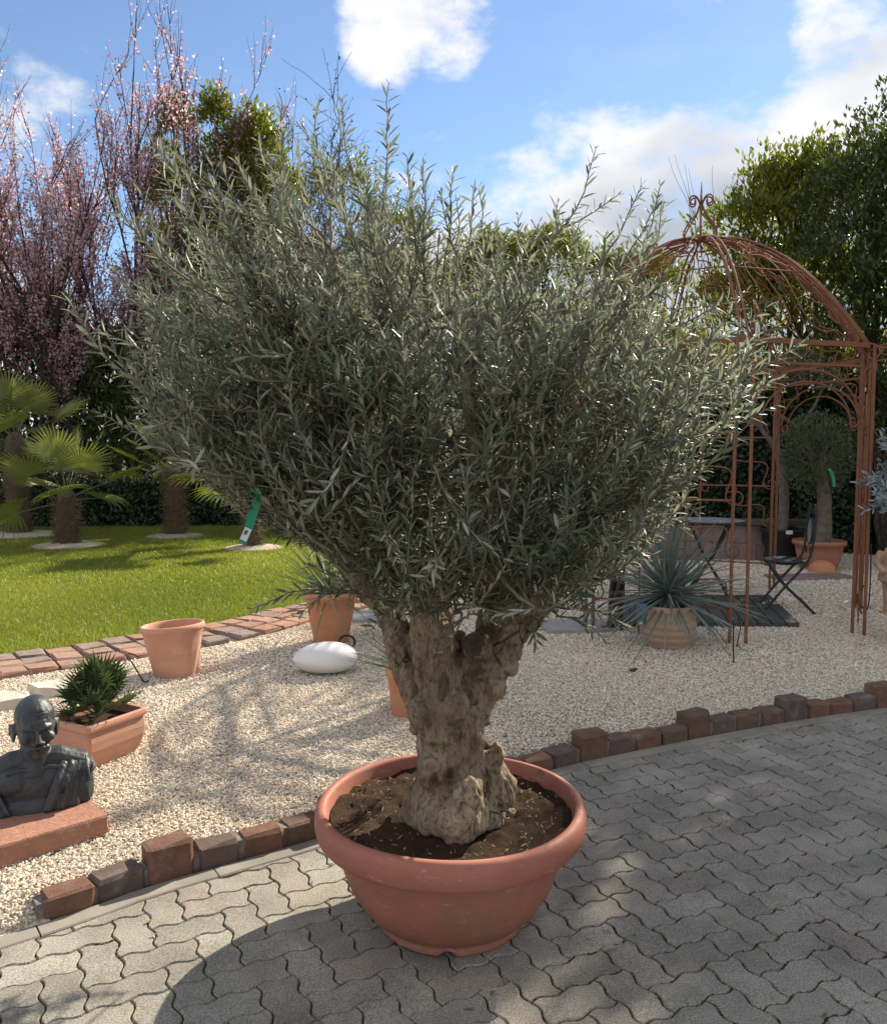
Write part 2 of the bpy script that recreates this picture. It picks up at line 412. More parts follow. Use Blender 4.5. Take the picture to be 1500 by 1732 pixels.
front = [tuple(p) for p in offset(KC, 0.05)]
sheet('paving', [(-3.6, -3), (7, -3)] + front[::-1], -0.009, M_JOINT)
PAV = bpy.data.objects['paving']
PU = 0.117; PANG = rad(28.3)
E1 = np.array([math.cos(PANG), math.sin(PANG)]) * PU; E2 = np.array([math.sin(PANG), -math.cos(PANG)]) * PU
L1 = np.array([-E1[1], E1[0]]); L2 = np.array([-E2[1], E2[0]])
O0 = np.array([0.674, 2.579])
FT = [(0.0, 0.0), (.21, .072), (.36, .066), (.64, -.066), (.79, -.072)]
def edge(n, ax, sgn):
    E, L = (E1, L1) if ax == 0 else (E2, L2); a = n[0] * E1 + n[1] * E2
    if sgn > 0: return [a + t * E + h * L for t, h in FT]
    b = a - E if False else a
    return [a - E + (1 - t) * E - h * L for t, h in FT]     # same curve walked backwards (it is point-symmetric)
def outline(cells):
    (i0, j0), (i1, j1) = cells[0], cells[-1]; i1 += 1; j1 += 1; P = []
    for i in range(i0, i1): P += edge((i, j0), 0, 1)
    for j in range(j0, j1): P += edge((i1, j), 1, 1)
    for i in range(i1, i0, -1): P += edge((i, j1), 0, -1)
    for j in range(j1, j0, -1): P += edge((i0, j), 1, -1)
    return np.array(P)
def inset(P, d):
    A = np.roll(P, 1, 0); B = np.roll(P, -1, 0); t1 = unit(P - A); t2 = unit(B - P); n1 = np.c_[-t1[:, 1], t1[:, 0]]; n2 = np.c_[-t2[:, 1], t2[:, 0]]
    area = .5 * np.sum(P[:, 0] * np.roll(P[:, 1], -1) - np.roll(P[:, 0], -1) * P[:, 1]); s = 1 if area > 0 else -1
    b = n1 + n2; k = 2 / np.maximum((b * b).sum(1, keepdims=True), .8); return P + s * b * k * d * .5 * 1.0
def clip(P, q, n):
    out = []
    for a, b in zip(P, np.roll(P, -1, 0)):
        da, db = (a - q) @ n, (b - q) @ n
        if da >= 0: out.append(a)
        if da * db < 0: out.append(a + (b - a) * da / (da - db))
    return np.array(out)
def stone(P, c):
    area = .5 * np.sum(P[:, 0] * np.roll(P[:, 1], -1) - np.roll(P[:, 0], -1) * P[:, 1])
    if area < 0: P = P[::-1]
    n = len(P); a = inset(P, .0054); b = inset(P, .0110)
    V = [(p[0] - c[0], p[1] - c[1], 0.0) for p in b] + [(p[0] - c[0], p[1] - c[1], -.005) for p in a] + [(p[0] - c[0], p[1] - c[1], -.05) for p in a]
    F = [tuple(range(n))] + [(n + i, n + (i + 1) % n, (i + 1) % n, i) for i in range(n)] + [(2 * n + i, 2 * n + (i + 1) % n, n + (i + 1) % n, n + i) for i in range(n)]
    return V, F
shared = {}; stones = []
SPLIT = {}
for i in range(-60, 61):
    for j in range(-40, 41):
        m = (i + j) % 4
        if m == 0: cells = [(i, j), (i + 1, j)]
        elif m == 2: cells = [(i, j), (i, j + 1)]
        else: continue
        cen = O0 + (cells[0][0] + cells[1][0] + 1) / 2 * E1 + (cells[0][1] + cells[1][1] + 1) / 2 * E2
        if not (-3.2 < cen[0] < 5.6 and 0.7 < cen[1] < 6.2): continue
        q, T = EC.near(cen); nrm = np.array([T[1], -T[0]]); dist = (cen - q) @ nrm
        if dist < -.11: continue
        groups = [cells]
        h = hash((i * 7 + j * 13)) % 11
        if h == 3 and dist > .2: groups = [[cells[0]], [cells[1]]]       # a few halves
        for g in groups:
            P = outline(g) + O0
            c = P.mean(0); cut = False
            if dist < .2:
                P2 = clip(P, q + nrm * .002, nrm)
                if len(P2) < 3: continue
                cut = len(P2) != len(P) or np.abs(P2 - P).max() > 1e-6; P = P2
                ar = abs(.5 * np.sum(P[:, 0] * np.roll(P[:, 1], -1) - np.roll(P[:, 0], -1) * P[:, 1]))
                if ar < .0015: continue
                c = P.mean(0)
            stones.append((P, c, cut, (m if len(g) == 2 else 9)))
px, py = proj(np.array([[c[0], c[1], 0] for _, c, _, _ in stones]))
vis = (px > -60) & (px < 1560) & (py < 1800)
dd = np.array([np.hypot(c[0], c[1]) for _, c, _, _ in stones]); dd[~vis] = 1e3
order = np.argsort(dd); indiv = set(order[:300][dd[order[:300]] < 1e2].tolist())
rest = MB()
for k, (P, c, cut, m) in enumerate(stones):
    dz = RR.uniform(-.0022, .0018); tx, ty = RR.gauss(0, .006), RR.gauss(0, .006)
    if k in indiv:
        if cut: V, F = stone(P, c); me = bpy.data.meshes.new('paver_cut'); me.from_pydata(V, [], F); me.update()
        else:
            if m not in shared:
                V, F = stone(P, c); shared[m] = bpy.data.meshes.new('paver'); shared[m].from_pydata(V, [], F); shared[m].update()
            me = shared[m]
        o = link('paver', me, M_PAVER, PAV); o.location = (c[0], c[1], dz); o.rotation_euler = (tx, ty, 0)
    else:
        V, F = stone(P, c); rest.add([(v[0] + c[0], v[1] + c[1], v[2] + dz) for v in V], F)
o = rest.build('paver_rest', M_PAVER, PAV); o['kind'] = 'stuff'; o['label'] = 'the far and outlying concrete pavers of the same herringbone paving'

# kerb: strip of edging slabs, upright bricks (every fourth one stands taller), mortar
kerb = empty('kerb'); kerb['kind'] = 'structure'
t = 0.35; k = 0
while t < KC.L - .6:
    ln = .62 + .12 * ((k * 37) % 5) / 5; t1 = min(t + ln, KC.L - .02); mb = MB()
    n = 6; V = []
    for q in range(n + 1):
        p, T = KC.at(t + .003 + (t1 - t - .006) * q / n); nr = np.array([T[1], -T[0]])
        for (d, z) in ((.004, -.05), (.002, -.004), (.006, .001), (STRIP - .008, .001), (STRIP - .003, -.004), (STRIP - .003, -.05)):
            a = p + nr * d; V.append((a[0], a[1], z + .0015 * math.sin(k * 3.1)))
    F = [(q * 6 + r, q * 6 + r + 1, (q + 1) * 6 + r + 1, (q + 1) * 6 + r) for q in range(n) for r in range(5)] + [tuple(range(6))[::-1], tuple(n * 6 + r for r in range(6))]
    me = bpy.data.meshes.new('edging_slab'); me.from_pydata(V, [], F); me.update(); bm = bmesh.new(); bm.from_mesh(me); bmesh.ops.recalc_face_normals(bm, faces=bm.faces); bm.to_mesh(me); bm.free()
    link('edging_slab', me, M_EDGE, kerb); t = t1; k += 1
def rough_block(lx, ly, lz, bev, seed, jit=.0035):
    bm = bmesh.new(); bmesh.ops.create_cube(bm, size=1.0)
    for v in bm.verts: v.co = (v.co.x * lx, v.co.y * ly, v.co.z * lz)
    bmesh.ops.bevel(bm, geom=bm.edges[:], offset=bev, segments=1, affect='EDGES')
    r = random.Random(seed)
    for v in bm.verts: v.co += Vector((r.gauss(0, jit), r.gauss(0, jit), r.gauss(0, jit)))
    me = bpy.data.meshes.new('brick'); bm.to_mesh(me); bm.free(); return me
KMESH = {}
s0 = np.argmin(np.linalg.norm(KC.P - np.array([-1.40, 2.78]), axis=1)); t = KC.s[s0]; k = 0; pitch = .186
mort = MB()
KCOL = [0, 2, 0, 2, 0, 1, 1, 2, 1, 1, 2, 0]
while t < KC.L - .3:
    hi = k % 4 == 2; ln = pitch - .014 + RR.uniform(-.008, .004)
    p, T = KC.at(t + pitch / 2); nr = np.array([-T[1], T[0]]); a = math.atan2(T[1], T[0]) + RR.gauss(0, .02)
    zt = (.135 if hi else .078) + RR.uniform(-.008, .006); dep = .10 if not hi else .115
    key = (hi, k % 5)
    if key not in KMESH: KMESH[key] = rough_block(.172, dep, .26, .011, 40 + k)
    c = p + nr * (dep / 2 + RR.uniform(-.004, .006))
    ci = KCOL[k % 12]
    me = KMESH[key]
    o = bpy.data.objects.new('brick', me); COL.objects.link(o); o.parent = kerb
    if not me.materials: me.materials.append(M_KERB[ci])
    o.material_slots[0].link = 'OBJECT'; o.material_slots[0].material = M_KERB[ci]
    o.location = (c[0], c[1], zt - .13); o.scale = (ln / .172, 1, 1); o.rotation_euler = (RR.gauss(0, .025), RR.gauss(0, .02), a)
    pm, Tm = KC.at(t); cm = pm + np.array([-Tm[1], Tm[0]]) * .055
    mort.box((cm[0], cm[1], .0), (.03, .075, .125 + RR.uniform(-.03, .025)), math.atan2(Tm[1], Tm[0]))
    t += pitch; k += 1
mort.build('mortar', M_MORTAR, kerb)

# ------------------------------------------------------------------ gravel, lawn
LB = [(-7.5, 3.6), (-5.4, 4.75), (-4.1, 5.6), (-3.38, 6.21), (-2.98, 6.51), (-2.59, 6.87), (-2.16, 7.27), (-1.77, 7.89), (-1.45, 8.35), (-0.95, 9.3), (-.55, 10.6), (-.35, 12.4), (-.3, 14.5), (-.3, 17.2)]
LC = Curve2(catmull(LB))
TS = float(KC.s[np.argmin(np.linalg.norm(KC.P - np.array([-1.40, 2.78]), axis=1))])
back = [tuple(p) for p in offset(KC, 0.13, 0, TS)] + [tuple(p) for p in offset(KC, 0.06, TS + .02)]
GB = sheet('gravel_bed', back + [(30, 7.5), (30, 40), (-30, 40), (-30, -1)], .052, M_GBED)
lawn_poly = [tuple(p) for p in offset(LC, 0.0)] + [(-.3, 17.4), (-16, 17.4), (-16, 3.0), (-7.6, 3.5)]
m = MB(); a_ = offset(KC, 0.0, 0, TS + .03); b_ = offset(KC, 0.13, 0, TS + .03); q = len(a_); m.add([(p[0], p[1], -.002) for p in a_] + [(p[0], p[1], .052) for p in b_], [(i, i + 1, q + i + 1, q + i) for i in range(q - 1)]); m.build('gravel_slope', M_GBED, GB)
LAWN = sheet('lawn', lawn_poly, .085, M_TURF)
def inside(poly, X, Y):
    P = np.array(poly); r = np.zeros(len(X), bool)
    for (x1, y1), (x2, y2) in zip(P, np.roll(P, -1, 0)):
        c = ((y1 > Y) != (y2 > Y)); r ^= c & (X < (x2 - x1) * (Y - y1) / (y2 - y1 + 1e-12) + x1)
    return r
# gravel stones: real pebbles scattered on the bed
kb = [tuple(p) for p in offset(KC, 0.012, 0, TS - .01)] + [tuple(p) for p in offset(KC, 0.115, TS)]
gpoly = kb + [(30, 7.5), (30, 40), (-30, 40), (-30, -1)]
edge_out = [tuple(p) for p in offset(LC, -.66)]
not_poly = edge_out + [(.36, 17.4), (-16, 17.4), (-16, 2.2), (-8.5, 2.4)]
pts = []; szs = []
for (y0, y1, dens, sz) in ((1.2, 4.2, 16000, .0056), (4.2, 6.0, 11500, .0066), (6.0, 8.0, 6500, .0085), (8.0, 13.0, 2300, .014)):
    xl, xr = -.62 * y1 - .4, .62 * y1 + .4; n = int((xr - xl) * (y1 - y0) * dens)
    X = RN.uniform(xl, xr, n); Y = RN.uniform(y0, y1, n)
    ok = inside(gpoly, X, Y) & ~inside(not_poly, X, Y) & (np.abs(X) < .60 * Y + .5)
    X, Y = X[ok], Y[ok]
    zb = np.full(len(X), .055)
    if y0 < 2: 
        for i in np.nonzero((X < -1.2) & (Y < 3.1))[0]:
            p_ = np.array([X[i], Y[i]]); q_, T_ = KC.near(p_); zb[i] = .003 + .052 * min(np.hypot(*(p_ - q_)) / .13, 1)
    pts.append(np.c_[X, Y, zb + RN.uniform(-.004, .012, len(X)) + .008 * np.sin(X * 2.3) * np.sin(Y * 1.7)]); szs.append(np.full(len(X), sz))
pts = np.concatenate(pts); szs = np.concatenate(szs)
def scatter_group(name, mat, sx=(.75, 1.35), sub=1):
    g = bpy.data.node_groups.new(name, 'GeometryNodeTree')
    g.interface.new_socket('Geometry', in_out='INPUT', socket_type='NodeSocketGeometry'); g.interface.new_socket('Geometry', in_out='OUTPUT', socket_type='NodeSocketGeometry')
    N = g.nodes; L = g.links; gi = N.new('NodeGroupInput'); go = N.new('NodeGroupOutput')
    ico = N.new('GeometryNodeMeshIcoSphere'); ico.inputs['Subdivisions'].default_value = sub; ico.inputs['Radius'].default_value = 1.0
    ns = N.new('ShaderNodeTexNoise'); ns.inputs['Scale'].default_value = 1.3
    sp = N.new('GeometryNodeSetPosition'); vm = N.new('ShaderNodeVectorMath'); vm.operation = 'SUBTRACT'; vm.inputs[1].default_value = (.5, .5, .5)
    L.new(ns.outputs['Color'], vm.inputs[0]); L.new(ico.outputs['Mesh'], sp.inputs['Geometry']); L.new(vm.outputs[0], sp.inputs['Offset'])
    sm = N.new('GeometryNodeSetMaterial'); sm.inputs['Material'].default_value = mat; L.new(sp.outputs[0], sm.inputs['Geometry'])
    ip = N.new('GeometryNodeInstanceOnPoints'); L.new(gi.outputs[0], ip.inputs['Points']); L.new(sm.outputs[0], ip.inputs['Instance'])
    rr = N.new('FunctionNodeRandomValue'); rr.data_type = 'FLOAT_VECTOR'; rr.inputs[0].default_value = (-.7, -.7, 0); rr.inputs[1].default_value = (.7, .7, 6.28); L.new(rr.outputs[0], ip.inputs['Rotation'])
    rs = N.new('FunctionNodeRandomValue'); rs.data_type = 'FLOAT_VECTOR'; rs.inputs[0].default_value = (.85, .6, .42); rs.inputs[1].default_value = (1.5, .95, .72); rs.inputs['Seed'].default_value = 3
    at_ = N.new('GeometryNodeInputNamedAttribute'); at_.data_type = 'FLOAT'; at_.inputs['Name'].default_value = 'tint'
    sc = N.new('ShaderNodeVectorMath'); sc.operation = 'SCALE'; L.new(rs.outputs[0], sc.inputs[0]); L.new(at_.outputs['Attribute'], sc.inputs['Scale']); L.new(sc.outputs[0], ip.inputs['Scale'])
    L.new(ip.outputs[0], go.inputs[0]); return g
def scatter(name, P, S, mat):
    me = bpy.data.meshes.new(name); me.vertices.add(len(P)); me.vertices.foreach_set('co', np.ascontiguousarray(P, np.float32).ravel())
    a = me.attributes.new('tint', 'FLOAT', 'POINT'); a.data.foreach_set('value', np.ascontiguousarray(S, np.float32)); me.update()
    o = link(name, me, mat); m = o.modifiers.new('scatter', 'NODES'); m.node_group = scatter_group(name + '_scatter', mat); return o
o = scatter('gravel', pts, szs * RN.uniform(.75, 1.3, len(szs)), M_STONE)
tag(o, 'cream and tan crushed gravel covering the bed behind the kerb', 'gravel', kind='stuff')

# lawn edging: three courses of small bricks
ledge = empty('lawn_edging'); ledge['kind'] = 'structure'
LM = [rough_block(.198, .198, .10, .012, 90 + q, .004) for q in range(4)]
t = 1.2; k = 0
while t < LC.L - 5.2:
    for r in range(3):
        p, T = LC.at(t + .105); nr = np.array([T[1], -T[0]]); c = p + nr * (.115 + r * .208)
        o = link('brick', LM[(k * 3 + r * 2) % 4], M_LBRICK, ledge); s2 = 1 + (.02 * r)
        o.location = (c[0], c[1], .052 + RR.uniform(-.005, .004) - .004 * r); o.rotation_euler = (RR.gauss(0, .02), RR.gauss(0, .02), math.atan2(T[1], T[0]) + RR.gauss(0, .02)); o.scale = (s2, 1, 1)
    t += .21; k += 1

# grass blades
GP = []
for (y0, y1, dens) in ((5.2, 9.5, 5200), (9.5, 17.3, 2600)):
    xl, xr = -.60 * y1 - .5, .3; n = int((xr - xl) * (y1 - y0) * dens); X = RN.uniform(xl, xr, n); Y = RN.uniform(y0, y1, n)
    ok = inside(lawn_poly, X, Y) & (X > -.60 * Y - .5); GP.append(np.c_[X[ok], Y[ok], np.full(ok.sum(), .083)])
GP = np.concatenate(GP); n = len(GP)
a = RN.uniform(0, 2 * PI, n); hgt = RN.uniform(.022, .05, n); wd = np.where(GP[:, 1] < 9.5, .005, .009) * RN.uniform(.7, 1.3, n); ln = RN.uniform(.0, .035, n); la = RN.uniform(0, 2 * PI, n)
S = np.c_[np.cos(a), np.sin(a), np.zeros(n)] * wd[:, None] * .5; D = np.c_[np.cos(la) * ln, np.sin(la) * ln, hgt]
V = np.stack([GP - S, GP + S, GP + D * np.array([.45, .45, .6]) + S * .7, GP + D * np.array([.45, .45, .6]) - S * .7, GP + D], 1).reshape(-1, 3)
b = np.arange(n)[:, None] * 5
ti = np.clip(.5 + .34 * np.sin(GP[:, 0] * 1.3 + 2) * np.sin(GP[:, 1] * .9) + RN.normal(0, .22, n), 0, 1)
o = link('grass', npmesh('grass', V, [b + np.array([0, 1, 2, 3]), b + np.array([3, 2, 4])], np.repeat(ti, 5)), M_GRASS)
tag(o, 'short sunlit green grass of the lawn behind the brick edging', 'grass', kind='stuff')
# ------------------------------------------------------------------ foliage helpers
LEAF8 = (np.array([(0, 0, 0), (.30, -.46, .035), (.30, 0, 0), (.30, .46, .035), (.68, -.40, .02), (.68, 0, -.02), (.68, .40, .02), (1, 0, -.06)]),
         [np.array([(1, 4, 5, 2), (2, 5, 6, 3)]), np.array([(0, 1, 2), (0, 2, 3), (4, 7, 5), (5, 7, 6)])])
LEAF4 = (np.array([(0, 0, 0), (.45, -.5, .06), (1, 0, -.05), (.45, .5, .06), (.5, 0, 0)]), [np.array([(0, 1, 4), (1, 2, 4), (4, 2, 3), (0, 4, 3)])])
QUAD = (np.array([(0, 0, 0), (.5, -.5, .0), (1, 0, 0), (.5, .5, 0)]), [np.array([(0, 1, 2, 3)])])
def leaves(P, D, N, L, W, tmpl):
    T, Fs = tmpl; P = np.asarray(P); D = unit(D); N = np.asarray(N, float); N = unit(N - (N * D).sum(1, keepdims=True) * D); S = np.cross(N, D)
    V = P[:, None] + L[:, None, None] * (T[None, :, 0, None] * D[:, None] + T[None, :, 2, None] * N[:, None]) + W[:, None, None] * T[None, :, 1, None] * S[:, None]
    k = len(T); b = np.arange(len(P)); out = [(b[:, None, None] * k + f[None]).reshape(-1, f.shape[1]) for f in Fs]
    return V.reshape(-1, 3), out, k
def leafobj(name, P, D, N, L, W, tmpl, mat, parent, tint=None):
    V, F, k = leaves(P, D, N, L, W, tmpl)
    ti = np.clip(RN.normal(.5, .25, len(P)), 0, 1) if tint is None else tint
    return link(name, npmesh(name, V, F, np.repeat(ti, k)), mat, parent)
def rdir(n): return unit(RN.normal(0, 1, (n, 3)))
def pline(a, b, n=5, sag=0.0, wob=0.0, rng=RN):
    a, b = np.array(a, float), np.array(b, float); t = np.linspace(0, 1, n)[:, None]; P = a + (b - a) * t
    P[:, 2] += sag * np.sin(PI * t[:, 0]) * np.linalg.norm(b - a)
    if wob: P[1:-1] += rng.normal(0, wob, (n - 2, 3))
    return P
def grow(mb, tips, p, d, L, r, depth, spread=.5, up=.25, kids=(3, 5), shrink=.62, n=4, sides=4, wob=.06, start=.35):
    P = [np.array(p, float)]; d = unit(np.array(d, float)); q = d.copy()
    for i in range(n):
        q = unit(q + RN.normal(0, wob, 3) + np.array([0, 0, up * .25])); P.append(P[-1] + q * L / n)
    P = np.array(P); mb.tube(P, np.linspace(r, r * .45, len(P)), sides, cap=False)
    if depth == 0:
        tips.append((P, q)); return
    tips.append((P[len(P) // 2:], q))
    for k in range(RN.integers(*kids)):
        t = RN.uniform(start, 1.0); i = min(int(t * n), n - 1); b = P[i] + (P[i + 1] - P[i]) * (t * n - i)
        side = rdir(1)[0]; side = unit(side - q * (side @ q)); nd = unit(q + side * spread * RN.uniform(.6, 1.3) + np.array([0, 0, up]))
        grow(mb, tips, b, nd, L * shrink * RN.uniform(.7, 1.15), r * .5, depth - 1, spread, up, kids, shrink, n, max(3, sides - 1), wob, start)
def on_tips(tips, n, jit=.03):
    w = np.array([np.linalg.norm(P[-1] - P[0]) for P, _ in tips]); idx = RN.choice(len(tips), n, p=w / w.sum()); out = np.empty((n, 3)); dr = np.empty((n, 3))
    for i, k in enumerate(idx):
        P, q = tips[k]; t = RN.uniform(0, len(P) - 1.001); j = int(t); out[i] = P[j] + (P[j + 1] - P[j]) * (t - j); dr[i] = q
    return out + RN.normal(0, jit, (n, 3)), dr

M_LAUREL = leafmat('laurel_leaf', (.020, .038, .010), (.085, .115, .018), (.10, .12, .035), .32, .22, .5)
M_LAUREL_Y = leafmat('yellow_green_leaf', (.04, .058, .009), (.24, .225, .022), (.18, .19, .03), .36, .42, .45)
M_IVY = leafmat('ivy_leaf', (.010, .022, .009), (.035, .065, .022), (.05, .07, .03), .42, .12, .4)
M_DARKHEDGE = leafmat('dark_hedge_leaf', (.010, .022, .010), (.035, .06, .022), None, .42, .12, .4)
M_BARK = simple('brown_bark', (.10, .075, .055), (.045, .035, .028), 14, .95, .8, 50, bd=.01)
M_TWIG = simple('grey_twig', (.14, .11, .09), (.08, .06, .05), 10, .9)
M_PLUMTWIG = simple('plum_twig', (.075, .05, .05), (.035, .025, .026), 10, .9)
def petal_mat():
    t = NT('plum_blossom'); c = t.ramp(t.attr('tint'), [(0, (.34, .14, .155)), (.35, (.62, .36, .38)), (.65, (.78, .57, .60)), (1, (.85, .74, .76))]); t.color(c).rough(.7).spec(.2)
    tr = t.new('ShaderNodeBsdfTranslucent'); t.l.new(c, tr.inputs[0]); ms = t.new('ShaderNodeMixShader'); ms.inputs[0].default_value = .58
    t.l.new(t.b.outputs[0], ms.inputs[1]); t.l.new(tr.outputs[0], ms.inputs[2]); t.l.new(ms.outputs[0], t.out.inputs[0]); return t.m
M_PETAL = petal_mat()
M_BUD = leafmat('young_bud', (.20, .18, .10), (.42, .42, .28), None, .6, .3)

def shrub(name, label, cat, blobs, n, lsize, mat, group=None, trunk=None, aspect=.38, shell=(.62, 1.06), updir=.5, lumps=.16, core=None):
    """evergreen: leaves spread through the outer shell of several lobes, on a branching frame"""
    c0 = np.mean([b[:3] for b in blobs], axis=0); base = np.array(trunk if trunk is not None else (c0[0], c0[1], 0.0), float)
    root = empty(name, tuple(base), 0, label, cat, group)
    mb = MB()
    for b in blobs:
        c = np.array(b[:3]); mb.tube(pline(base - base, c - base, 6, .03, .05), np.linspace(.07, .025, 6), 6)
        for k in range(7):
            d = rdir(1)[0]; d[2] = abs(d[2]) * .8 + .1; e = c + d * np.array(b[3:6]) * .8; mb.tube(pline(c * .8 + base * .2 + np.array([0, 0, .1]) - base, e - base, 5, .04, .03), np.linspace(.025, .006, 5), 4, cap=False)
    mb.build('trunk', M_BARK, root, True)
    vol = np.array([b[3] * b[4] * b[5] for b in blobs]) ** .667; cnt = (n * vol / vol.sum()).astype(int); PP = []; NN = []
    for b, m in zip(blobs, cnt):
        nc = max(int(m / 9), 1); d = rdir(nc); d[:, 2] = np.where(d[:, 2] < -.3, -d[:, 2] * .6, d[:, 2])
        lump = 1 + lumps * (np.sin(d[:, 0] * 7 + b[0] * 3) * np.sin(d[:, 1] * 6 + b[1]) + np.sin(d[:, 2] * 8 + b[2] * 5) * .8) + RN.normal(0, .05, nc)
        rr_ = RN.uniform(shell[0] ** 2, shell[1] ** 2, nc) ** .5
        c = np.array(b[:3]) + d * np.array(b[3:6]) * (lump * rr_)[:, None]
        P = np.repeat(c, 9, 0) + RN.normal(0, lsize * .55, (nc * 9, 3)); PP.append(P); NN.append(np.repeat(unit(d * 1.0 + np.array([0, 0, .45])), 9, 0))
    P = np.concatenate(PP); Nn = np.concatenate(NN); P[:, 2] = np.maximum(P[:, 2], .12); n2 = len(P)
    D = unit(Nn * .7 + rdir(n2) * .8 + np.array([0, 0, updir])); N = unit(Nn + rdir(n2) * .6 + np.array([0, 0, .4]))
    L = lsize * RN.uniform(.7, 1.25, n2); o = leafobj('foliage', P - base, D, N, L, L * aspect, LEAF4, mat, root); o['kind'] = 'stuff'
    return root

# ------------------------------------------------------------------ background: house, hedges, trees
M_PLASTER = simple('house_plaster', (.62, .63, .66), (.55, .56, .58), 3, .9, .2, 60)
M_ROOF = simple('roof_tile', (.13, .12, .11), (.09, .08, .075), 20, .9, .4, 30)
M_GLASS = NT('window_glass').color((.03, .035, .04)).rough(.08).m
M_WFRAME = simple('window_frame', (.7, .7, .68), None, 5, .5)
h = empty('house', (-16.1, 26.0, 0), 0, 'pale plastered house behind the blossoming trees at the left edge', 'house')
MB().box((0, 0, 3.9), (4.0, 2.9, 8.2)).build('wall', M_PLASTER, h)
mb = MB(); mb.add([(-2.45, -1.75, 7.95), (2.45, -1.75, 7.95), (2.45, 1.75, 7.95), (-2.45, 1.75, 7.95), (0, -1.75, 9.6), (0, 1.75, 9.6), (-2.45, -1.75, 8.15), (2.45, -1.75, 8.15), (2.45, 1.75, 8.15), (-2.45, 1.75, 8.15)],
                  [(0, 3, 2, 1), (0, 1, 7, 6), (1, 2, 8, 7), (2, 3, 9, 8), (3, 0, 6, 9), (6, 7, 4), (7, 8, 5, 4), (8, 9, 5), (9, 6, 4, 5)]); mb.build('roof', M_ROOF, h)
for (x, z) in ((-.8, 2.2), (-.8, 5.2)):
    w = MB().box((x, -1.47, z), (1.1, .08, 1.4)).build('window', M_WFRAME, h); MB().box((x, -1.515, z), (.95, .03, 1.25)).build('pane', M_GLASS, w)

shade_g = 'dark shrubs behind the lawn'
# low clipped hedge along the back of the lawn
def hedge(name, label, pts, height, depth, n, ls, mat, cat='hedge'):
    root = empty(name, (pts[0][0], pts[0][1], 0), 0, label, cat); base = np.array([pts[0][0], pts[0][1], 0]); C = Curve2(np.array(pts, float))
    nc = n // 6; t = RN.uniform(0, C.L, nc); face = RN.uniform(0, 1, nc); P = np.empty((nc, 3)); Nn = np.empty((nc, 3))
    for i in range(nc):
        p, T = C.at(t[i]); nr = np.array([T[1], -T[0]])
        if face[i] < .72: z = RN.uniform(.03, height); q = p + nr * depth * .5; Nn[i] = (nr[0], nr[1], .25)
        else: z = height; q = p + nr * RN.uniform(-.5, .5) * depth; Nn[i] = (nr[0] * .2, nr[1] * .2, 1)
        bump = .06 * math.sin(t[i] * 3.1 + z * 2) + .05 * math.sin(t[i] * 7.3 + z * 5)
        P[i] = (q[0] + nr[0] * bump, q[1] + nr[1] * bump, z + bump * .5)
    P = np.repeat(P, 6, 0) + RN.normal(0, ls * .7, (nc * 6, 3)); Nn = np.repeat(Nn, 6, 0); n2 = len(P)
    D = unit(rdir(n2) + np.array([0, 0, -.2])); N = unit(Nn + rdir(n2) * .45); L = ls * RN.uniform(.7, 1.3, n2)
    o = leafobj('foliage', P - base, D, N, L, L * .7, LEAF4, mat, root); o['kind'] = 'stuff'
    mb = MB()
    for t_ in np.arange(.2, C.L, .55):
        p, T = C.at(t_); mb.tube(pline((p[0] - base[0], p[1] - base[1], 0), (p[0] - base[0] + RN.normal(0, .1), p[1] - base[1] + RN.normal(0, .08), height * .95), 6, 0, .03), np.linspace(.03, .008, 6), 5, cap=False)
        nr = np.array([-T[1], T[0]])
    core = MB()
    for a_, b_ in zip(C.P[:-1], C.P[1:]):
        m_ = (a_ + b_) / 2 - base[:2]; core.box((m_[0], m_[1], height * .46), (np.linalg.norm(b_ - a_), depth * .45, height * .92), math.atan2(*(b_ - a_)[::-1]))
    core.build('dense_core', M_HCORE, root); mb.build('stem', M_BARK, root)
    return root
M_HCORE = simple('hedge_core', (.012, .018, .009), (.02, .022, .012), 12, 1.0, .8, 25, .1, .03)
hedge('ivy_hedge', 'low dark ivy hedge along the far side of the lawn', [(-14, 16.2), (-8, 17.0), (-3, 17.3), (.6, 17.2)], 1.05, .7, 15000, .075, M_IVY)
hedge('ivy_hedge', 'tall ivy-clad hedge behind the potted trees and the gazebo', [(1.0, 14.4), (3.4, 13.6), (6.0, 12.9), (9.5, 11.2)], 2.75, .6, 24000, .075, M_IVY)

def S(px, py, Y): v = at(px, py, Y); return (v.x, v.y, v.z)
def bl(px, py, Y, rx, ry, rz): return S(px, py, Y) + (rx, ry, rz)
# dense shrubs between lawn hedge and blossom
shrub('laurel_shrub', 'dark laurel shrub behind the hedge below the blossoming trees', 'shrub', [bl(215, 640, 18.6, 1.1, .9, 1.35), bl(180, 760, 18.4, 1.2, .8, 1.3), bl(270, 720, 18.5, 1.0, .8, 1.2), bl(230, 800, 18.3, 1.6, .6, .8)], 15000, .13, M_LAUREL, shade_g)
shrub('laurel_shrub', 'broad dark evergreen shrub at the left edge in front of the house', 'shrub', [bl(40, 560, 19.5, 1.5, 1.0, .95), bl(-60, 560, 19.8, 1.3, 1.0, 1.2), bl(110, 600, 19.2, 1.0, .9, 1.0), bl(60, 790, 19.0, 1.9, .8, 1.2), bl(-60, 760, 19.3, 1.6, .9, 1.5), bl(130, 700, 19.4, 1.2, .8, 1.3), bl(60, 670, 19.6, 1.5, .8, 1.0)], 24000, .14, M_DARKHEDGE, shade_g)
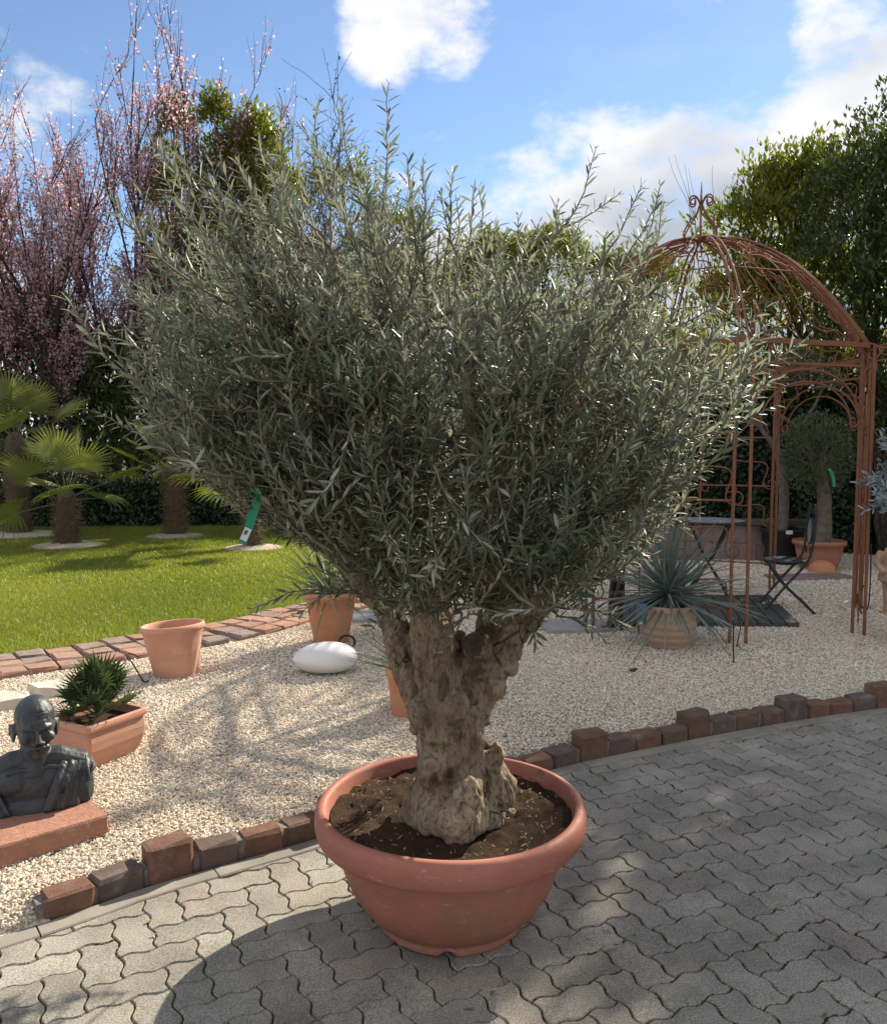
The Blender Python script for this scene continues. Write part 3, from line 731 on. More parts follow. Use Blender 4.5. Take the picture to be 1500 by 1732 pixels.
shrub('laurel_shrub', 'dark evergreen shrub behind the palms left of the olive crown', 'shrub', [bl(330, 560, 19.0, 1.3, .9, 1.5), bl(370, 700, 18.5, 1.6, .8, 1.4), bl(480, 690, 18.8, 1.6, .9, 1.5), bl(340, 640, 18.8, 1.2, .8, 1.5)], 15000, .12, M_LAUREL, shade_g)
shrub('laurel_shrub', 'dark evergreen mass directly behind the olive trunk', 'shrub', [bl(620, 740, 19.0, 1.8, .9, 1.5), bl(780, 720, 18.5, 1.8, .9, 1.5), bl(930, 700, 18.0, 1.7, .9, 1.7)], 9500, .12, M_LAUREL, shade_g)
# yellow-green evergreen columns
yg = 'yellow-green evergreens behind the crown'
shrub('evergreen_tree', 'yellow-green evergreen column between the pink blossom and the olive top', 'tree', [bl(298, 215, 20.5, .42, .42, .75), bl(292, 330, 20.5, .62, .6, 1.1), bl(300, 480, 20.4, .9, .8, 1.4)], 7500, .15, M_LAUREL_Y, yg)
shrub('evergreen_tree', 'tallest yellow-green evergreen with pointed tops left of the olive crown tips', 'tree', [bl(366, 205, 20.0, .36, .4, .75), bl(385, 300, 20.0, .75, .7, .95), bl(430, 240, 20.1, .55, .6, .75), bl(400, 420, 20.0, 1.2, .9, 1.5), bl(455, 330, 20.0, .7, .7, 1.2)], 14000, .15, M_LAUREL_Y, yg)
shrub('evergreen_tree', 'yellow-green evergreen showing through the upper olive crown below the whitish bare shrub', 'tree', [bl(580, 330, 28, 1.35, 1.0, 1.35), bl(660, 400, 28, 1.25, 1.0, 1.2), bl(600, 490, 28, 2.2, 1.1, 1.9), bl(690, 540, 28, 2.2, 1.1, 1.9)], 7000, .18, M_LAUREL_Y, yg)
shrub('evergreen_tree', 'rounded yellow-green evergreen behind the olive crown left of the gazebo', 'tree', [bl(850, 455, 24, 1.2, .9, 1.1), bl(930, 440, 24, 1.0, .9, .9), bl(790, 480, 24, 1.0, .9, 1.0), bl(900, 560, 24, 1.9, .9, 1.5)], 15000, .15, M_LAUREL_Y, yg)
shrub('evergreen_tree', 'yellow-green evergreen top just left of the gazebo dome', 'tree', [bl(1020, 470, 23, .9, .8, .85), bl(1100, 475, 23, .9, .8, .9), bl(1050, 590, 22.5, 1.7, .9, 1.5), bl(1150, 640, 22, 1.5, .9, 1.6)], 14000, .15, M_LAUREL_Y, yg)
# the big evergreens at the right
rg = 'large evergreens at the right'
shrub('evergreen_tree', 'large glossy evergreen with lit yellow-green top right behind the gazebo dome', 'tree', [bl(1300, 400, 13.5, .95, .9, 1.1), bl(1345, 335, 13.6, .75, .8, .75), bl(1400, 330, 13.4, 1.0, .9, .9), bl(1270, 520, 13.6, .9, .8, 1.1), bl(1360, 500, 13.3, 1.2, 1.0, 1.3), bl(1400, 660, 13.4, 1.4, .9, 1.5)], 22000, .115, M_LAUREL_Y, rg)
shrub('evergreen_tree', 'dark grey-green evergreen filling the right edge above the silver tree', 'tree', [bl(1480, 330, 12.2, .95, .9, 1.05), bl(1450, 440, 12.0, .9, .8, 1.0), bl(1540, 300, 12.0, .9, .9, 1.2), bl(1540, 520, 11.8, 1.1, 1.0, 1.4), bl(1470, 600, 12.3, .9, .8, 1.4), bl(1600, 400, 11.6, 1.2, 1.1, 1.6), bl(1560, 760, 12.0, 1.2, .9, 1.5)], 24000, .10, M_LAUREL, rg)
shrub('evergreen_tree', 'evergreen screen beyond the right edge of the picture', 'tree', [(7.1, 10.25, 4.9, 1.25, 1.45, 1.9), (7.75, 9.0, 4.6, 1.5, 1.4, 2.0), (6.9, 8.6, 2.6, 1.2, 1.3, 1.9), (7.3, 10.6, 2.6, 1.4, 1.4, 1.9), (8.6, 8.4, 3.2, 1.6, 1.5, 2.8), (9.4, 7.4, 3.2, 1.6, 1.5, 2.8), (6.6, 9.6, 3.6, .9, 1.0, 1.6)], 46000, .16, M_LAUREL, rg)

# pink blossoming plums
def plum(name, label, base, dirs, L, n_fl, lo=.0, tintm=.5):
    root = empty(name, tuple(base), 0, label, 'tree', 'pink blossoming plum trees'); mb = MB(); tips = []
    for d in dirs: grow(mb, tips, (RN.normal(0, .08), RN.normal(0, .08), 0), d, L * RN.uniform(.85, 1.1), .055, 3, .46, .24, (5, 8), .52, 5, 5, .06, .18)
    mb.build('branches', M_PLUMTWIG, root)
    P, q = on_tips(tips, n_fl, .045); zt = P[:, 2]
    keep = RN.uniform(0, 1, n_fl) > np.clip((zt - np.percentile(zt, 72)) / (zt.max() - np.percentile(zt, 72) + 1e-6), 0, .96)
    P = P[keep]; n = len(P); L_ = RN.uniform(.04, .075, n); o = leafobj('blossom', P, rdir(n), rdir(n), L_, L_ * .9, QUAD, M_PETAL, root, np.clip(RN.normal(tintm, .3, n), 0, 1)); o['kind'] = 'stuff'
    return root
def fan(n, ax, spread, up): return [unit(np.array([ax + spread * (k / (n - 1) * 2 - 1) + RN.normal(0, .05), RN.normal(0, .22), up])) for k in range(n)]
plum('plum_tree', 'wide pale pink blossoming plum tree at the left edge', (-9.3, 18.6, 0), fan(11, .0, .62, 1.0), 6.3, 50000, tintm=.56)
plum('plum_tree', 'tall darker pink blossoming plum with long bare tips reaching highest at the left', (-7.3, 18.9, 0), fan(7, .02, .30, 1.0), 6.6, 32000, tintm=.40)
plum('plum_tree', 'small pink blossoming plum peeking between the yellow-green evergreens', (-5.3, 18.7, 0), fan(6, .0, .25, 1.0), 4.8, 18000, tintm=.45)

def bare(name, label, base, dirs, L, r, depth, mat, kids=(4, 7), spread=.55, buds=0, bud_mat=None, up=.15, wob=.08, bs=(.03, .05)):
    root = empty(name, tuple(base), 0, label, 'tree'); mb = MB(); tips = []
    for d in dirs: grow(mb, tips, (0, 0, 0), d, L * RN.uniform(.85, 1.1), r, depth, spread, up, kids, .58, 5, 4, wob, .3)
    mb.build('branches', mat, root)
    if buds:
        P, q = on_tips(tips, buds, .03); n = len(P); L_ = RN.uniform(*bs, n); o = leafobj('buds', P, rdir(n) + np.array([0, 0, -.6 if bs[1] > .06 else .2]), rdir(n), L_, L_ * .35, QUAD, bud_mat, root); o['kind'] = 'stuff'
    return root
M_CATKIN = simple('catkin', (.10, .07, .05), (.06, .04, .035), 10, .9)
bare('catkin_tree', 'bare brown tree hung with catkins behind the pointed evergreens', (-6.0, 24.5, 0), fan(6, .06, .14, 1.0), 6.0, .07, 3, M_TWIG, (7, 10), .55, 7000, M_CATKIN, .12, .15, (.07, .13))
bare('budding_shrub', 'airy bare shrub with pale young buds behind the olive top', (-2.55, 20.2, 0), fan(9, .05, .48, 1.0), 4.6, .045, 3, M_TWIG, (6, 9), .62, 14000, M_BUD, .16, .15, (.035, .06))
bare('bare_sapling', 'thin bare twigs rising left of the gazebo finial', (5.2, 21.5, 0), [unit(np.array(v)) for v in ((-.05, 0, 1), (.12, .1, 1), (-.2, 0, 1))], 4.7, .03, 2, M_TWIG, (4, 6), .55)
bare('bare_sapling', 'thin bare twigs rising between the gazebo finial and the right evergreen', (6.5, 19.5, 0), [unit(np.array(v)) for v in ((.0, 0, 1), (.06, .1, 1))], 4.7, .03, 2, M_TWIG, (5, 7), .5)
# ------------------------------------------------------------------ big pot
PC = Vector((0.025, 2.83, 0.0))
def bigpot_mat():
    t = NT('pot_plastic'); v = t.co()
    c = t.mix(t.ramp(t.noise(v, 3.5, 5), [(.3, 0.0), (.7, 1.0)]), (.325, .115, .078), (.395, .152, .108))
    z = t.new('ShaderNodeSeparateXYZ'); t.l.new(t.co(), z.inputs[0])
    # brownish staining with streaks on the bowl, scuffs on the rim
    st = t.math('MULTIPLY', t.ramp(t.noise(t.co((1, 1, .35), loc=(2, 5, 1)), 6, 6, .65), [(.38, 0.0), (.7, 1.0)]), t.ramp(z.outputs[2], [(.0, 1.0), (.30, .55), (.33, .1)]))
    c = t.mix(t.math('MULTIPLY', st, .85), c, (.205, .125, .065))
    scr = t.ramp(t.noise(t.co((1, 1, 3), loc=(1, 1, 9)), 14, 7, .75), [(.58, 0.0), (.70, 1.0)])
    c = t.mix(t.math('MULTIPLY', scr, .6), c, (.56, .38, .31))
    drk = t.ramp(t.noise(t.co((.6, .6, 5), loc=(4, 1, 3)), 9, 6, .7), [(.60, 0.0), (.72, 1.0)])
    c = t.mix(t.math('MULTIPLY', drk, .55), c, (.10, .06, .04))
    t.color(c).rough(t.ramp(t.noise(v, 18, 5), [(.3, .55), (.7, .75)])).spec(.3); t.bump(t.noise(t.co((1, 1, .3)), 60, 3), .12, .002); return t.m
M_BIGPOT = bigpot_mat()
pot = empty('plant_pot', PC, 0, 'huge terracotta-coloured plastic bowl pot holding the big olive tree on the paving', 'pot')
body = [(.235, .012), (.252, .0), (.258, .008), (.256, .022), (.250, .03), (.288, .055), (.324, .095), (.354, .145), (.376, .20), (.390, .25), (.397, .295), (.399, .312)]
rim = [(.398, .3115), (.404, .315), (.425, .319), (.450, .325), (.460, .3295), (.4665, .339), (.4725, .368), (.4715, .396), (.4665, .411), (.458, .4205), (.446, .4235), (.436, .4205), (.4305, .409), (.421, .36)]
mb = MB(); mb.lathe(body, 72); mb.f = [f for f in mb.f if len(f) == 4]
V = np.array(mb.v); a = np.arctan2(V[:, 1], V[:, 0]); notch = (np.abs(((a + PI / 2 + .05) + PI) % (2 * PI) - PI) < .055) & (V[:, 2] < .025); V[notch, 2] += .018; mb.v = [tuple(p) for p in V]
mb.build('bowl', M_BIGPOT, pot, True)
mb = MB(); mb.lathe(rim, 96); mb.f = [f for f in mb.f if len(f) == 4]
V = np.array(mb.v); a = np.arctan2(V[:, 1], V[:, 0]); V[:, 2] += .003 * np.sin(3 * a + 1) * (V[:, 2] > .33); V[:, :2] *= (1 + .006 * np.sin(2 * a + .6))[:, None]; mb.v = [tuple(p) for p in V]
mb.build('rim', M_BIGPOT, pot, True)
def soil_mat():
    t = NT('potting_soil'); v = t.co(); c = t.mix(t.noise(v, 45, 6, .7), (.018, .011, .007), (.105, .062, .036))
    c = t.mix(t.ramp(t.noise(v, 7, 4), [(.5, 0.0), (.7, .6)]), c, (.10, .058, .032)); t.color(c).rough(1).spec(.15); t.bump(t.noise(v, 70, 6, .75), 1.0, .02); return t.m
M_SOIL = soil_mat()
def soil_disc(parent, r, z, n=26, m=64, amp=.02, c=(0, 0), mound=.0):
    V = [(c[0], c[1], z + mound)]; F = []
    for i in range(1, n + 1):
        q = r * i / n
        for j in range(m):
            a = 2 * PI * j / m; x, y = q * math.cos(a), q * math.sin(a)
            V.append((c[0] + x, c[1] + y, z + mound * (1 - (i / n) ** 2) + amp * noise.fractal(Vector((x * 14 / max(r, .1) * .4, y * 14 / max(r, .1) * .4, 3.1)), 1, 2, 5)))
    for j in range(m): F.append((0, 1 + j, 1 + (j + 1) % m))
    for i in range(n - 1):
        for j in range(m): a = 1 + i * m; F.append((a + j, a + m + j, a + m + (j + 1) % m, a + (j + 1) % m))
    me = bpy.data.meshes.new('soil'); me.from_pydata(V, [], F); me.update(); return link('soil', me, M_SOIL, parent, True)
soil_disc(pot, .4205, .372, 34, 96, .022)
# bark chips, straws and dry leaves on the soil
M_STRAW = leafmat('dry_litter', (.16, .10, .05), (.45, .36, .22), None, .9, .0)
n = 480; a = RN.uniform(0, 2 * PI, n); r = .41 * np.sqrt(RN.uniform(.05, 1, n)); P = np.c_[r * np.cos(a), r * np.sin(a), np.full(n, .378)]
P[:, 2] += np.array([.022 * noise.fractal(Vector((p[0] * 14 / .4205 * .4, p[1] * 14 / .4205 * .4, 3.1)), 1, 2, 5) for p in P])
D = rdir(n) * np.array([1, 1, .35]); L = RN.uniform(.006, .04, n) * RN.uniform(.4, 1, n); o = leafobj('litter', P, D, rdir(n) + np.array([0, 0, 1.5]), L, np.minimum(L * .3, .006), LEAF4, M_STRAW, pot, np.clip(RN.beta(1.0, 3, n), 0, 1)); o['kind'] = 'stuff'
M_WHITE = simple('white_plastic', (.75, .76, .78), (.65, .66, .68), 20, .5)
mb = MB(); mb.add([(.404, -.10, .300), (.418, -.075, .297), (.398, -.105, .262), (.412, -.080, .256), (.392, -.112, .238), (.415, -.088, .226)], [(0, 1, 3, 2), (2, 3, 5, 4)])
o = mb.build('paper_label', M_WHITE, pot); sdm = o.modifiers.new('t', 'SOLIDIFY'); sdm.thickness = .0015; o.rotation_euler = (0, 0, .17)

# ------------------------------------------------------------------ olive tree
tree = empty('olive_tree', (PC.x, PC.y, .37), 0, 'big gnarled olive tree with silvery crown growing in the huge bowl pot', 'tree')
TB = np.array([PC.x, PC.y, .37])
def bark_mat():
    t = NT('olive_bark'); v = t.co((1, 1, .55)); v2 = t.co()
    c = t.mix(t.ramp(t.noise(v2, 7, 6, .65), [(.3, 0.0), (.7, 1.0)]), (.17, .115, .070), (.42, .325, .215))
    c = t.mix(t.ramp(t.noise(v2, 2.6, 4), [(.45, 0.0), (.62, .75)]), c, (.49, .39, .265))
    fine = t.noise(v, 70, 8, .75, .3); c = t.mix(t.ramp(fine, [(.34, 1.0), (.52, 0.0)]), c, (.06, .043, .03))
    crack = t.ramp(t.vor(t.co((1, 1, .42)), 13, 'DISTANCE_TO_EDGE'), [(.0, 1.0), (.035, 0.0)])
    cm = t.math('MULTIPLY', crack, t.ramp(t.noise(v2, 4, 4), [(.50, 0.0), (.64, 1.0)]))
    c = t.mix(t.math('MULTIPLY', t.ramp(t.noise(v2, 11, 7, .7), [(.54, 0.0), (.68, 1.0)]), .65), c, (.075, .052, .034)); c = t.mix(t.math('MULTIPLY', cm, .9), c, (.025, .018, .012)); t.color(c).rough(.95).spec(.2)
    b = t.bump(t.math('SUBTRACT', fine, t.math('MULTIPLY', cm, .7)), .85, .014); t.bump(t.noise(v2, 140, 4, .7), .5, .004, b); return t.m
M_OBARK = bark_mat()
def W(px, py, Y): return np.array(at(px, py, Y)) - TB
mb = MB()
def limb(pts, n=12):
    P = np.array([W(p[0], p[1], p[2]) for p in pts]); r = [p[3] for p in pts]; Q = catmull(P, 5); rr_ = np.interp(np.linspace(0, 1, len(Q)), np.linspace(0, 1, len(r)), r)
    mb.tube(Q, rr_, n); return Q, rr_
LIMBS = [
 [(790, 1410, 2.83, .125), (780, 1360, 2.83, .112), (768, 1290, 2.83, .102), (761, 1230, 2.83, .097), (758, 1190, 2.83, .088), (757, 1165, 2.84, .06)],
 [(730, 1225, 2.86, .068), (704, 1150, 2.88, .057), (680, 1095, 2.90, .051), (655, 1050, 2.93, .047), (606, 975, 2.97, .042), (548, 915, 3.0, .040), (480, 872, 3.02, .032), (400, 800, 3.02, .024), (330, 700, 3.0, .017)],
 [(748, 1215, 2.79, .085), (740, 1130, 2.77, .073), (732, 1065, 2.79, .068), (718, 985, 2.84, .056), (694, 890, 2.88, .047), (686, 800, 2.9, .043), (655, 690, 2.92, .034), (600, 560, 2.95, .025), (560, 430, 2.95, .016)],
 [(797, 1225, 2.84, .078), (815, 1150, 2.85, .075), (845, 1095, 2.87, .070), (893, 1035, 2.90, .053), (945, 965, 2.95, .046), (985, 895, 2.98, .042), (1025, 815, 3.0, .034), (1090, 720, 3.0, .026), (1160, 640, 3.0, .017)],
 [(800, 1170, 2.92, .06), (826, 1060, 3.02, .042), (845, 960, 3.08, .045), (850, 850, 3.15, .038), (870, 720, 3.15, .030), (890, 560, 3.12, .020)],
 [(694, 890, 2.88, .04), (600, 790, 2.7, .03), (500, 690, 2.6, .022), (420, 560, 2.6, .015)],
 [(945, 960, 2.95, .04), (900, 840, 2.75, .03), (930, 700, 2.6, .022), (1000, 560, 2.6, .014)],
 [(548, 915, 3.0, .03), (470, 780, 3.25, .025), (400, 620, 3.3, .018), (340, 480, 3.3, .012)],
 [(845, 960, 3.08, .035), (740, 800, 3.3, .03), (700, 620, 3.35, .022), (680, 440, 3.3, .014)],
 [(985, 895, 2.98, .035), (1080, 820, 3.2, .025), (1140, 700, 3.25, .017)],
 [(726, 1040, 2.80, .035), (768, 950, 2.6, .027), (800, 820, 2.45, .024), (790, 660, 2.4, .017), (770, 520, 2.45, .011)]]
SK = [limb(p) for p in LIMBS]
def lump(px, py, Y, r): mb.ell(W(px, py, Y), r)
lump(769, 1196, 2.715, (.056, .050, .070)); lump(714, 1205, 2.74, (.050, .055, .066)); lump(733, 1300, 2.71, (.066, .062, .058)); lump(768, 1285, 2.715, (.050, .05, .046)); lump(806, 1270, 2.75, (.04, .05, .07)); lump(728, 1135, 2.72, (.035, .03, .04)); lump(838, 1160, 2.80, (.04, .045, .05)); lump(783, 1135, 2.83, (.045, .05, .075)); lump(778, 1095, 2.86, (.035, .04, .05)); lump(712, 1135, 2.87, (.03, .04, .07)); lump(700, 1085, 2.89, (.025, .035, .05))
lump(786, 1345, 2.66, (.064, .07, .075)); lump(774, 1390, 2.645, (.078, .06, .07)); lump(845, 1330, 2.80, (.055, .07, .085)); lump(838, 1275, 2.80, (.040, .05, .055)); lump(712, 1368, 2.80, (.06, .08, .06))
lump(690, 1392, 2.80, (.06, .07, .03)); lump(856, 1380, 2.86, (.05, .07, .04)); lump(826, 1118, 2.82, (.045, .04, .055)); lump(850, 1125, 2.84, (.045, .04, .035)); lump(730, 1110, 2.73, (.038, .03, .03)); lump(742, 1398, 2.74, (.06, .06, .04))
mb.tube([W(826, 1115, 2.87), W(808, 1096, 2.785), W(803, 1090, 2.765)], [.055, .050, .046], 12)
for (pts_, r_) in (([(712, 1392, 2.76), (722, 1320, 2.76), (726, 1250, 2.77), (720, 1180, 2.80)], .034), ([(748, 1402, 2.68), (744, 1320, 2.71), (748, 1250, 2.72), (742, 1180, 2.73)], .045), ([(828, 1395, 2.74), (815, 1320, 2.75), (804, 1255, 2.76), (800, 1190, 2.78)], .036), ([(800, 1400, 2.69), (792, 1310, 2.72), (786, 1240, 2.73), (788, 1190, 2.77)], .038), ([(850, 1390, 2.9), (832, 1320, 2.88), (816, 1250, 2.87), (812, 1180, 2.86)], .038), ([(700, 1395, 2.9), (718, 1320, 2.88), (724, 1240, 2.87)], .038)):
    Q = catmull(np.array([W(*p) for p in pts_]), 5); mb.tube(Q, r_ * (1.25 - .45 * np.linspace(0, 1, len(Q))) * (1 + .12 * np.sin(np.linspace(0, 11, len(Q)) + pts_[0][0])), 9)
me = remesh(mb, .0068, 3); V = vco(me); N = vno(me)
hgt = V[:, 2]; amp = np.where(hgt < .75, .022, .007)
d = -np.abs(fbm(V, (7, 7, 2.4), 4)) * amp * 1.5 + np.abs(fbm(V, (19, 19, 8), 3, 5.0)) * -amp * .9 + fbm(V, (4.5, 4.5, 3.5), 2, 9.0) * amp * 1.1 + fbm(V, (45, 45, 20), 2, 2.0) * amp * .25 + amp * .6
V = V + N * d[:, None]
for (px, py, Y, rx, rz_, dp_) in ((752, 1168, 2.70, .022, .055, .035), (722, 1222, 2.70, .020, .035, .03), (745, 1262, 2.70, .05, .016, .025), (735, 1325, 2.68, .018, .05, .03), (800, 1250, 2.72, .014, .06, .02), (760, 1322, 2.66, .014, .04, .025), (822, 1330, 2.72, .016, .06, .035), (776, 1110, 2.74, .015, .06, .03), (815, 1160, 2.76, .03, .02, .02), (715, 1140, 2.80, .012, .06, .02), (700, 1330, 2.72, .015, .05, .025)):
    c_ = W(px, py, Y); e_ = np.clip(1 - ((V[:, 0] - c_[0]) / rx) ** 2 - ((V[:, 2] - c_[2]) / rz_) ** 2, 0, 1) * (np.abs(V[:, 1] - c_[1]) < .10) * (N[:, 1] < .2); V[:, 1] += e_ * dp_
setco(me, V); link('trunk', me, M_OBARK, tree, True)
# the sawn limb stub, dark end grain
M_CUT = simple('cut_wood', (.095, .070, .052), (.04, .03, .024), 30, .95, .6, 90)
c0, c1 = W(806, 1093, 2.772), W(802, 1088.5, 2.752); mb2 = MB(); mb2.tube([c0, c0 * .25 + c1 * .75, c1], [.046, .044, .038], 20); mb2.v = [tuple(p) for p in (np.array(mb2.v) + .0025 * fbm(np.array(mb2.v), (40, 40, 40), 3)[:, None])]; mb2.build('cut_stub', M_CUT, tree, False)

# crown: leafy shoots on side branches
OUT = [(225, 330), (300, 300), (330, 345), (400, 300), (470, 215), (560, 215), (640, 270), (720, 345), (780, 330), (850, 390), (945, 425), (1000, 400), (1090, 420), (1140, 495), (1230, 535), (1300, 545), (1325, 590), (1300, 650), (1235, 760), (1195, 830), (1145, 890), (1080, 915), (1035, 965), (975, 1030), (905, 1055), (850, 1045), (780, 1050), (700, 1045), (640, 1045), (590, 985), (540, 935), (470, 905), (415, 880), (340, 810), (265, 775), (205, 690), (175, 600), (205, 480)]
OP = np.array(OUT, float)
def poly_dist(P):
    A = OP; B = np.roll(OP, -1, 0); D = B - A; u = np.clip(((P[:, None] - A) * D).sum(2) / (D * D).sum(1), 0, 1); Q = A + D * u[..., None]; return np.sqrt(((P[:, None] - Q) ** 2).sum(2)).min(1)
NT_ = 1650
cand = np.c_[RN.uniform(160, 1345, 9000), RN.uniform(200, 1070, 9000)]; cand = cand[inside(OUT, cand[:, 0], cand[:, 1])]
# thinner towards the top left, denser through the middle
keepp = np.where(cand[:, 1] < 420, .55, 1.0) * np.where((cand[:, 0] < 420) & (cand[:, 1] < 480), .6, 1.0); cand = cand[RN.uniform(0, 1, len(cand)) < keepp][:NT_]
dist = poly_dist(cand); hd = .80 * np.sqrt(np.clip(1 - (1 - np.minimum(dist / 330, 1)) ** 2, 0, 1)) + .07
u = RN.uniform(-1, 1, len(cand)); u = np.sign(u) * np.abs(u) ** .55
YD = np.maximum(2.92 + u * hd, 2.36)
tips = []; kinds = []; bases = []
NCL = 198
for c, y, ds in [q for q in zip(cand, YD, dist) if q[2] > 42][:NCL]:
    C_ = np.array(at(c[0], c[1], y)); v = C_ - np.array([0.05, 2.92, 1.25])
    out = unit((np.array([v[0] * .75, v[1] * .45, .25 + .55 * max(min((C_[2] - 1.1) / .5, 1), -.3)]) + RN.normal(0, .12, 3))[None])[0]; Bc = C_ - out * RN.uniform(.26, .40)
    bx, by = proj(Bc)
    for k in range(RN.integers(4, 9)):
        T_ = C_ + RN.normal(0, .085, 3) + out * RN.uniform(-.10, .13); tips.append(T_); kinds.append(0); bases.append(Bc + RN.normal(0, .035, 3) + (T_ - Bc) * RN.uniform(0, .25))
for c, y in list(zip(cand, YD))[NCL:NCL + 230]: tips.append(np.array(at(c[0], c[1], y))); kinds.append(0); bases.append(None)
for (px, py, y, ln) in [(655, 142, 2.85, .5), (578, 168, 2.9, .45), (478, 172, 2.8, .5), (500, 205, 3.0, .4), (1006, 256, 2.95, .45), (1086, 312, 2.95, .35), (1122, 345, 3.0, .3), (766, 284, 2.8, .4), (800, 318, 2.9, .35), (745, 320, 2.8, .3), (842, 372, 2.8, .3), (945, 352, 2.9, .35), (246, 222, 2.75, .5), (285, 235, 2.85, .45), (320, 300, 2.7, .4), (160, 556, 2.75, .45), (160, 696, 2.7, .5), (1352, 580, 2.85, .4), (1322, 640, 2.85, .4), (1300, 512, 2.9, .35), (1255, 495, 2.9, .35), (205, 470, 2.8, .4), (1195, 505, 3.0, .3), (700, 300, 2.95, .35), (540, 160, 3.0, .4), (395, 265, 2.9, .4), (1045, 330, 3.0, .4), (980, 380, 2.8, .3), (875, 365, 3.0, .35), (440, 250, 3.0, .4)]:
    tips.append(np.array(at(px, py, y))); kinds.append(ln); bases.append(None)
droop = [(428, 1028, 2.6, (640, 1015, 2.75)), (505, 1040, 2.75, (610, 990, 2.8)), (1060, 1062, 2.75, (960, 1030, 2.85)), (1025, 1085, 2.7, (940, 1040, 2.8)), (905, 1090, 2.75, (900, 1040, 2.8)), (1165, 905, 2.75, (1040, 860, 2.8)), (1120, 950, 2.7, (1000, 930, 2.8)), (560, 1010, 2.8, (640, 960, 2.8)), (250, 795, 2.75, (420, 830, 2.85)), (870, 1020, 2.6, (770, 1040, 2.7)), (700, 1010, 2.6, (725, 900, 2.7)), (1180, 870, 2.8, (1050, 830, 2.9)), (1000, 1040, 2.75, (960, 990, 2.85))]
cen = np.array([0.05, 2.92, 1.25])
nodes = np.concatenate([q[0][6:] + TB for q in SK])
# side branches: nodes spread in the crown, hung on the limbs
tw = MB(); side = []
sel = RN.choice(len(tips) - 30, 130, replace=False)
for k in sel:
    T = tips[k]; e = cen + (T - cen) * RN.uniform(.45, .75); s = nodes[np.argmin(((nodes - e) ** 2).sum(1) + np.maximum(nodes[:, 2] - e[2], 0) * .8)]
    Q = pline(s - TB, e - TB, 7, RN.uniform(-.10, .02), .012); tw.tube(Q, np.linspace(.011, .005, 7), 6, cap=False); side.append(Q[2:] + TB)
allnodes = np.concatenate([nodes] + side)
LP = []; LD = []; LN = []; LL = []
def shoot(B, T, bend=.12, ls=1.0, tw_r=.0028):
    L = np.linalg.norm(T - B); m = max(int(L / .05), 5); t = np.linspace(0, 1, m)[:, None]; d = unit((T - B)[None])[0]
    off = unit((np.array([0, 0, 1.0]) - d * d[2])[None])[0]
    P = B + (T - B) * t - off * (bend * L * np.sin(PI * t)) + RN.normal(0, .003, (m, 3)); tw.tube(P - TB, np.linspace(tw_r * 1.5, tw_r * .5, m), 4, cap=False)
    s = np.linspace(.06 * L, L, max(int(L / .0195), 6)); Tn = unit(np.gradient(P, axis=0)); az = RN.uniform(0, PI)
    for i, q in enumerate(s):
        x = q / L * (m - 1); j = min(int(x), m - 2); p = P[j] + (P[j + 1] - P[j]) * (x - j); tn = Tn[j]
        a = unit(np.cross(tn, [0.3, .2, 1])[None])[0]; b = np.cross(tn, a); az += PI / 2
        size = (.041 + .018 * math.sin(PI * min(q / L, 1) * .9)) * ls * RN.uniform(.75, 1.2) * (.6 if q > L * .96 else 1)
        for sg in (0, PI):
            if RN.uniform() < .15: continue
            o_ = a * math.cos(az + sg) + b * math.sin(az + sg); LP.append(p); LD.append(tn * RN.uniform(.5, 1.2) + o_ * RN.uniform(.6, 1.15) + RN.normal(0, .2, 3)); LN.append(tn * .9 - o_ * .6 + np.array([0, -.25, .7]) + RN.normal(0, .5, 3)); LL.append(size)
for T, kd, bs_ in zip(tips, kinds, bases):
    v = T - cen; low = T[2] < 1.45
    out = np.array([v[0] * .75, v[1] * .45, .25 + .55 * max(min((T[2] - 1.1) / .5, 1), -.3)]); out = unit((unit(out[None])[0] + RN.normal(0, .22, 3))[None])[0]
    if kd and abs(v[0]) > .95: out = unit(np.array([[np.sign(v[0]) * .85, -.1, .22 + .35 * max(T[2] - 1.7, 0)]]))[0]
    L = kd if kd else RN.uniform(.20, .42); B = T - out * L
    if bs_ is not None: B = bs_
    if not kd:
        for q_ in range(8):
            bx, by = proj(B)
            if inside(OUT, np.array([bx]), np.array([by]))[0]: break
            out = unit((np.array([v[0] * .8, v[1] * .5, (T[2] - 1.55) * .9]) + RN.normal(0, .35, 3))[None])[0]; B = T - out * L
        else: B = T - out * .12
    shoot(B, T, RN.uniform(.02, .14))
    dn = ((allnodes - B) ** 2).sum(1); q = allnodes[np.argmin(dn)]
    if .0004 < dn.min() < .5: tw.tube(pline(q - TB, B - TB, 5, -.06, .006), np.linspace(.0065, .004, 5), 4, cap=False)
for (px, py, y, b) in droop: shoot(np.array(at(*b)), np.array(at(px, py, y)), -.12)
tw.build('twigs', simple('olive_twig', (.23, .20, .14), (.13, .11, .075), 30, .9), tree, True)
LP = np.array(LP); LD = unit(np.array(LD)); LN = np.array(LN); LL = np.array(LL); nL = len(LP)
M_OLIVE = leafmat('olive_leaf', (.050, .070, .045), (.145, .168, .110), (.46, .475, .39), .48, .20, .35, (1.0, 1.08, .82))
tint = np.clip(RN.normal(.5, .28, nL), 0, 1)
dc = np.linalg.norm(LP - np.array([0, 0, CAM_H]), axis=1); od = np.argsort(dc); near = od[:300]; far_ = od[300:]
o = leafobj('foliage', LP[far_] - TB, LD[far_], LN[far_], LL[far_], LL[far_] * RN.uniform(.14, .21, len(far_)), LEAF8, M_OLIVE, tree, tint[far_]); o['kind'] = 'stuff'
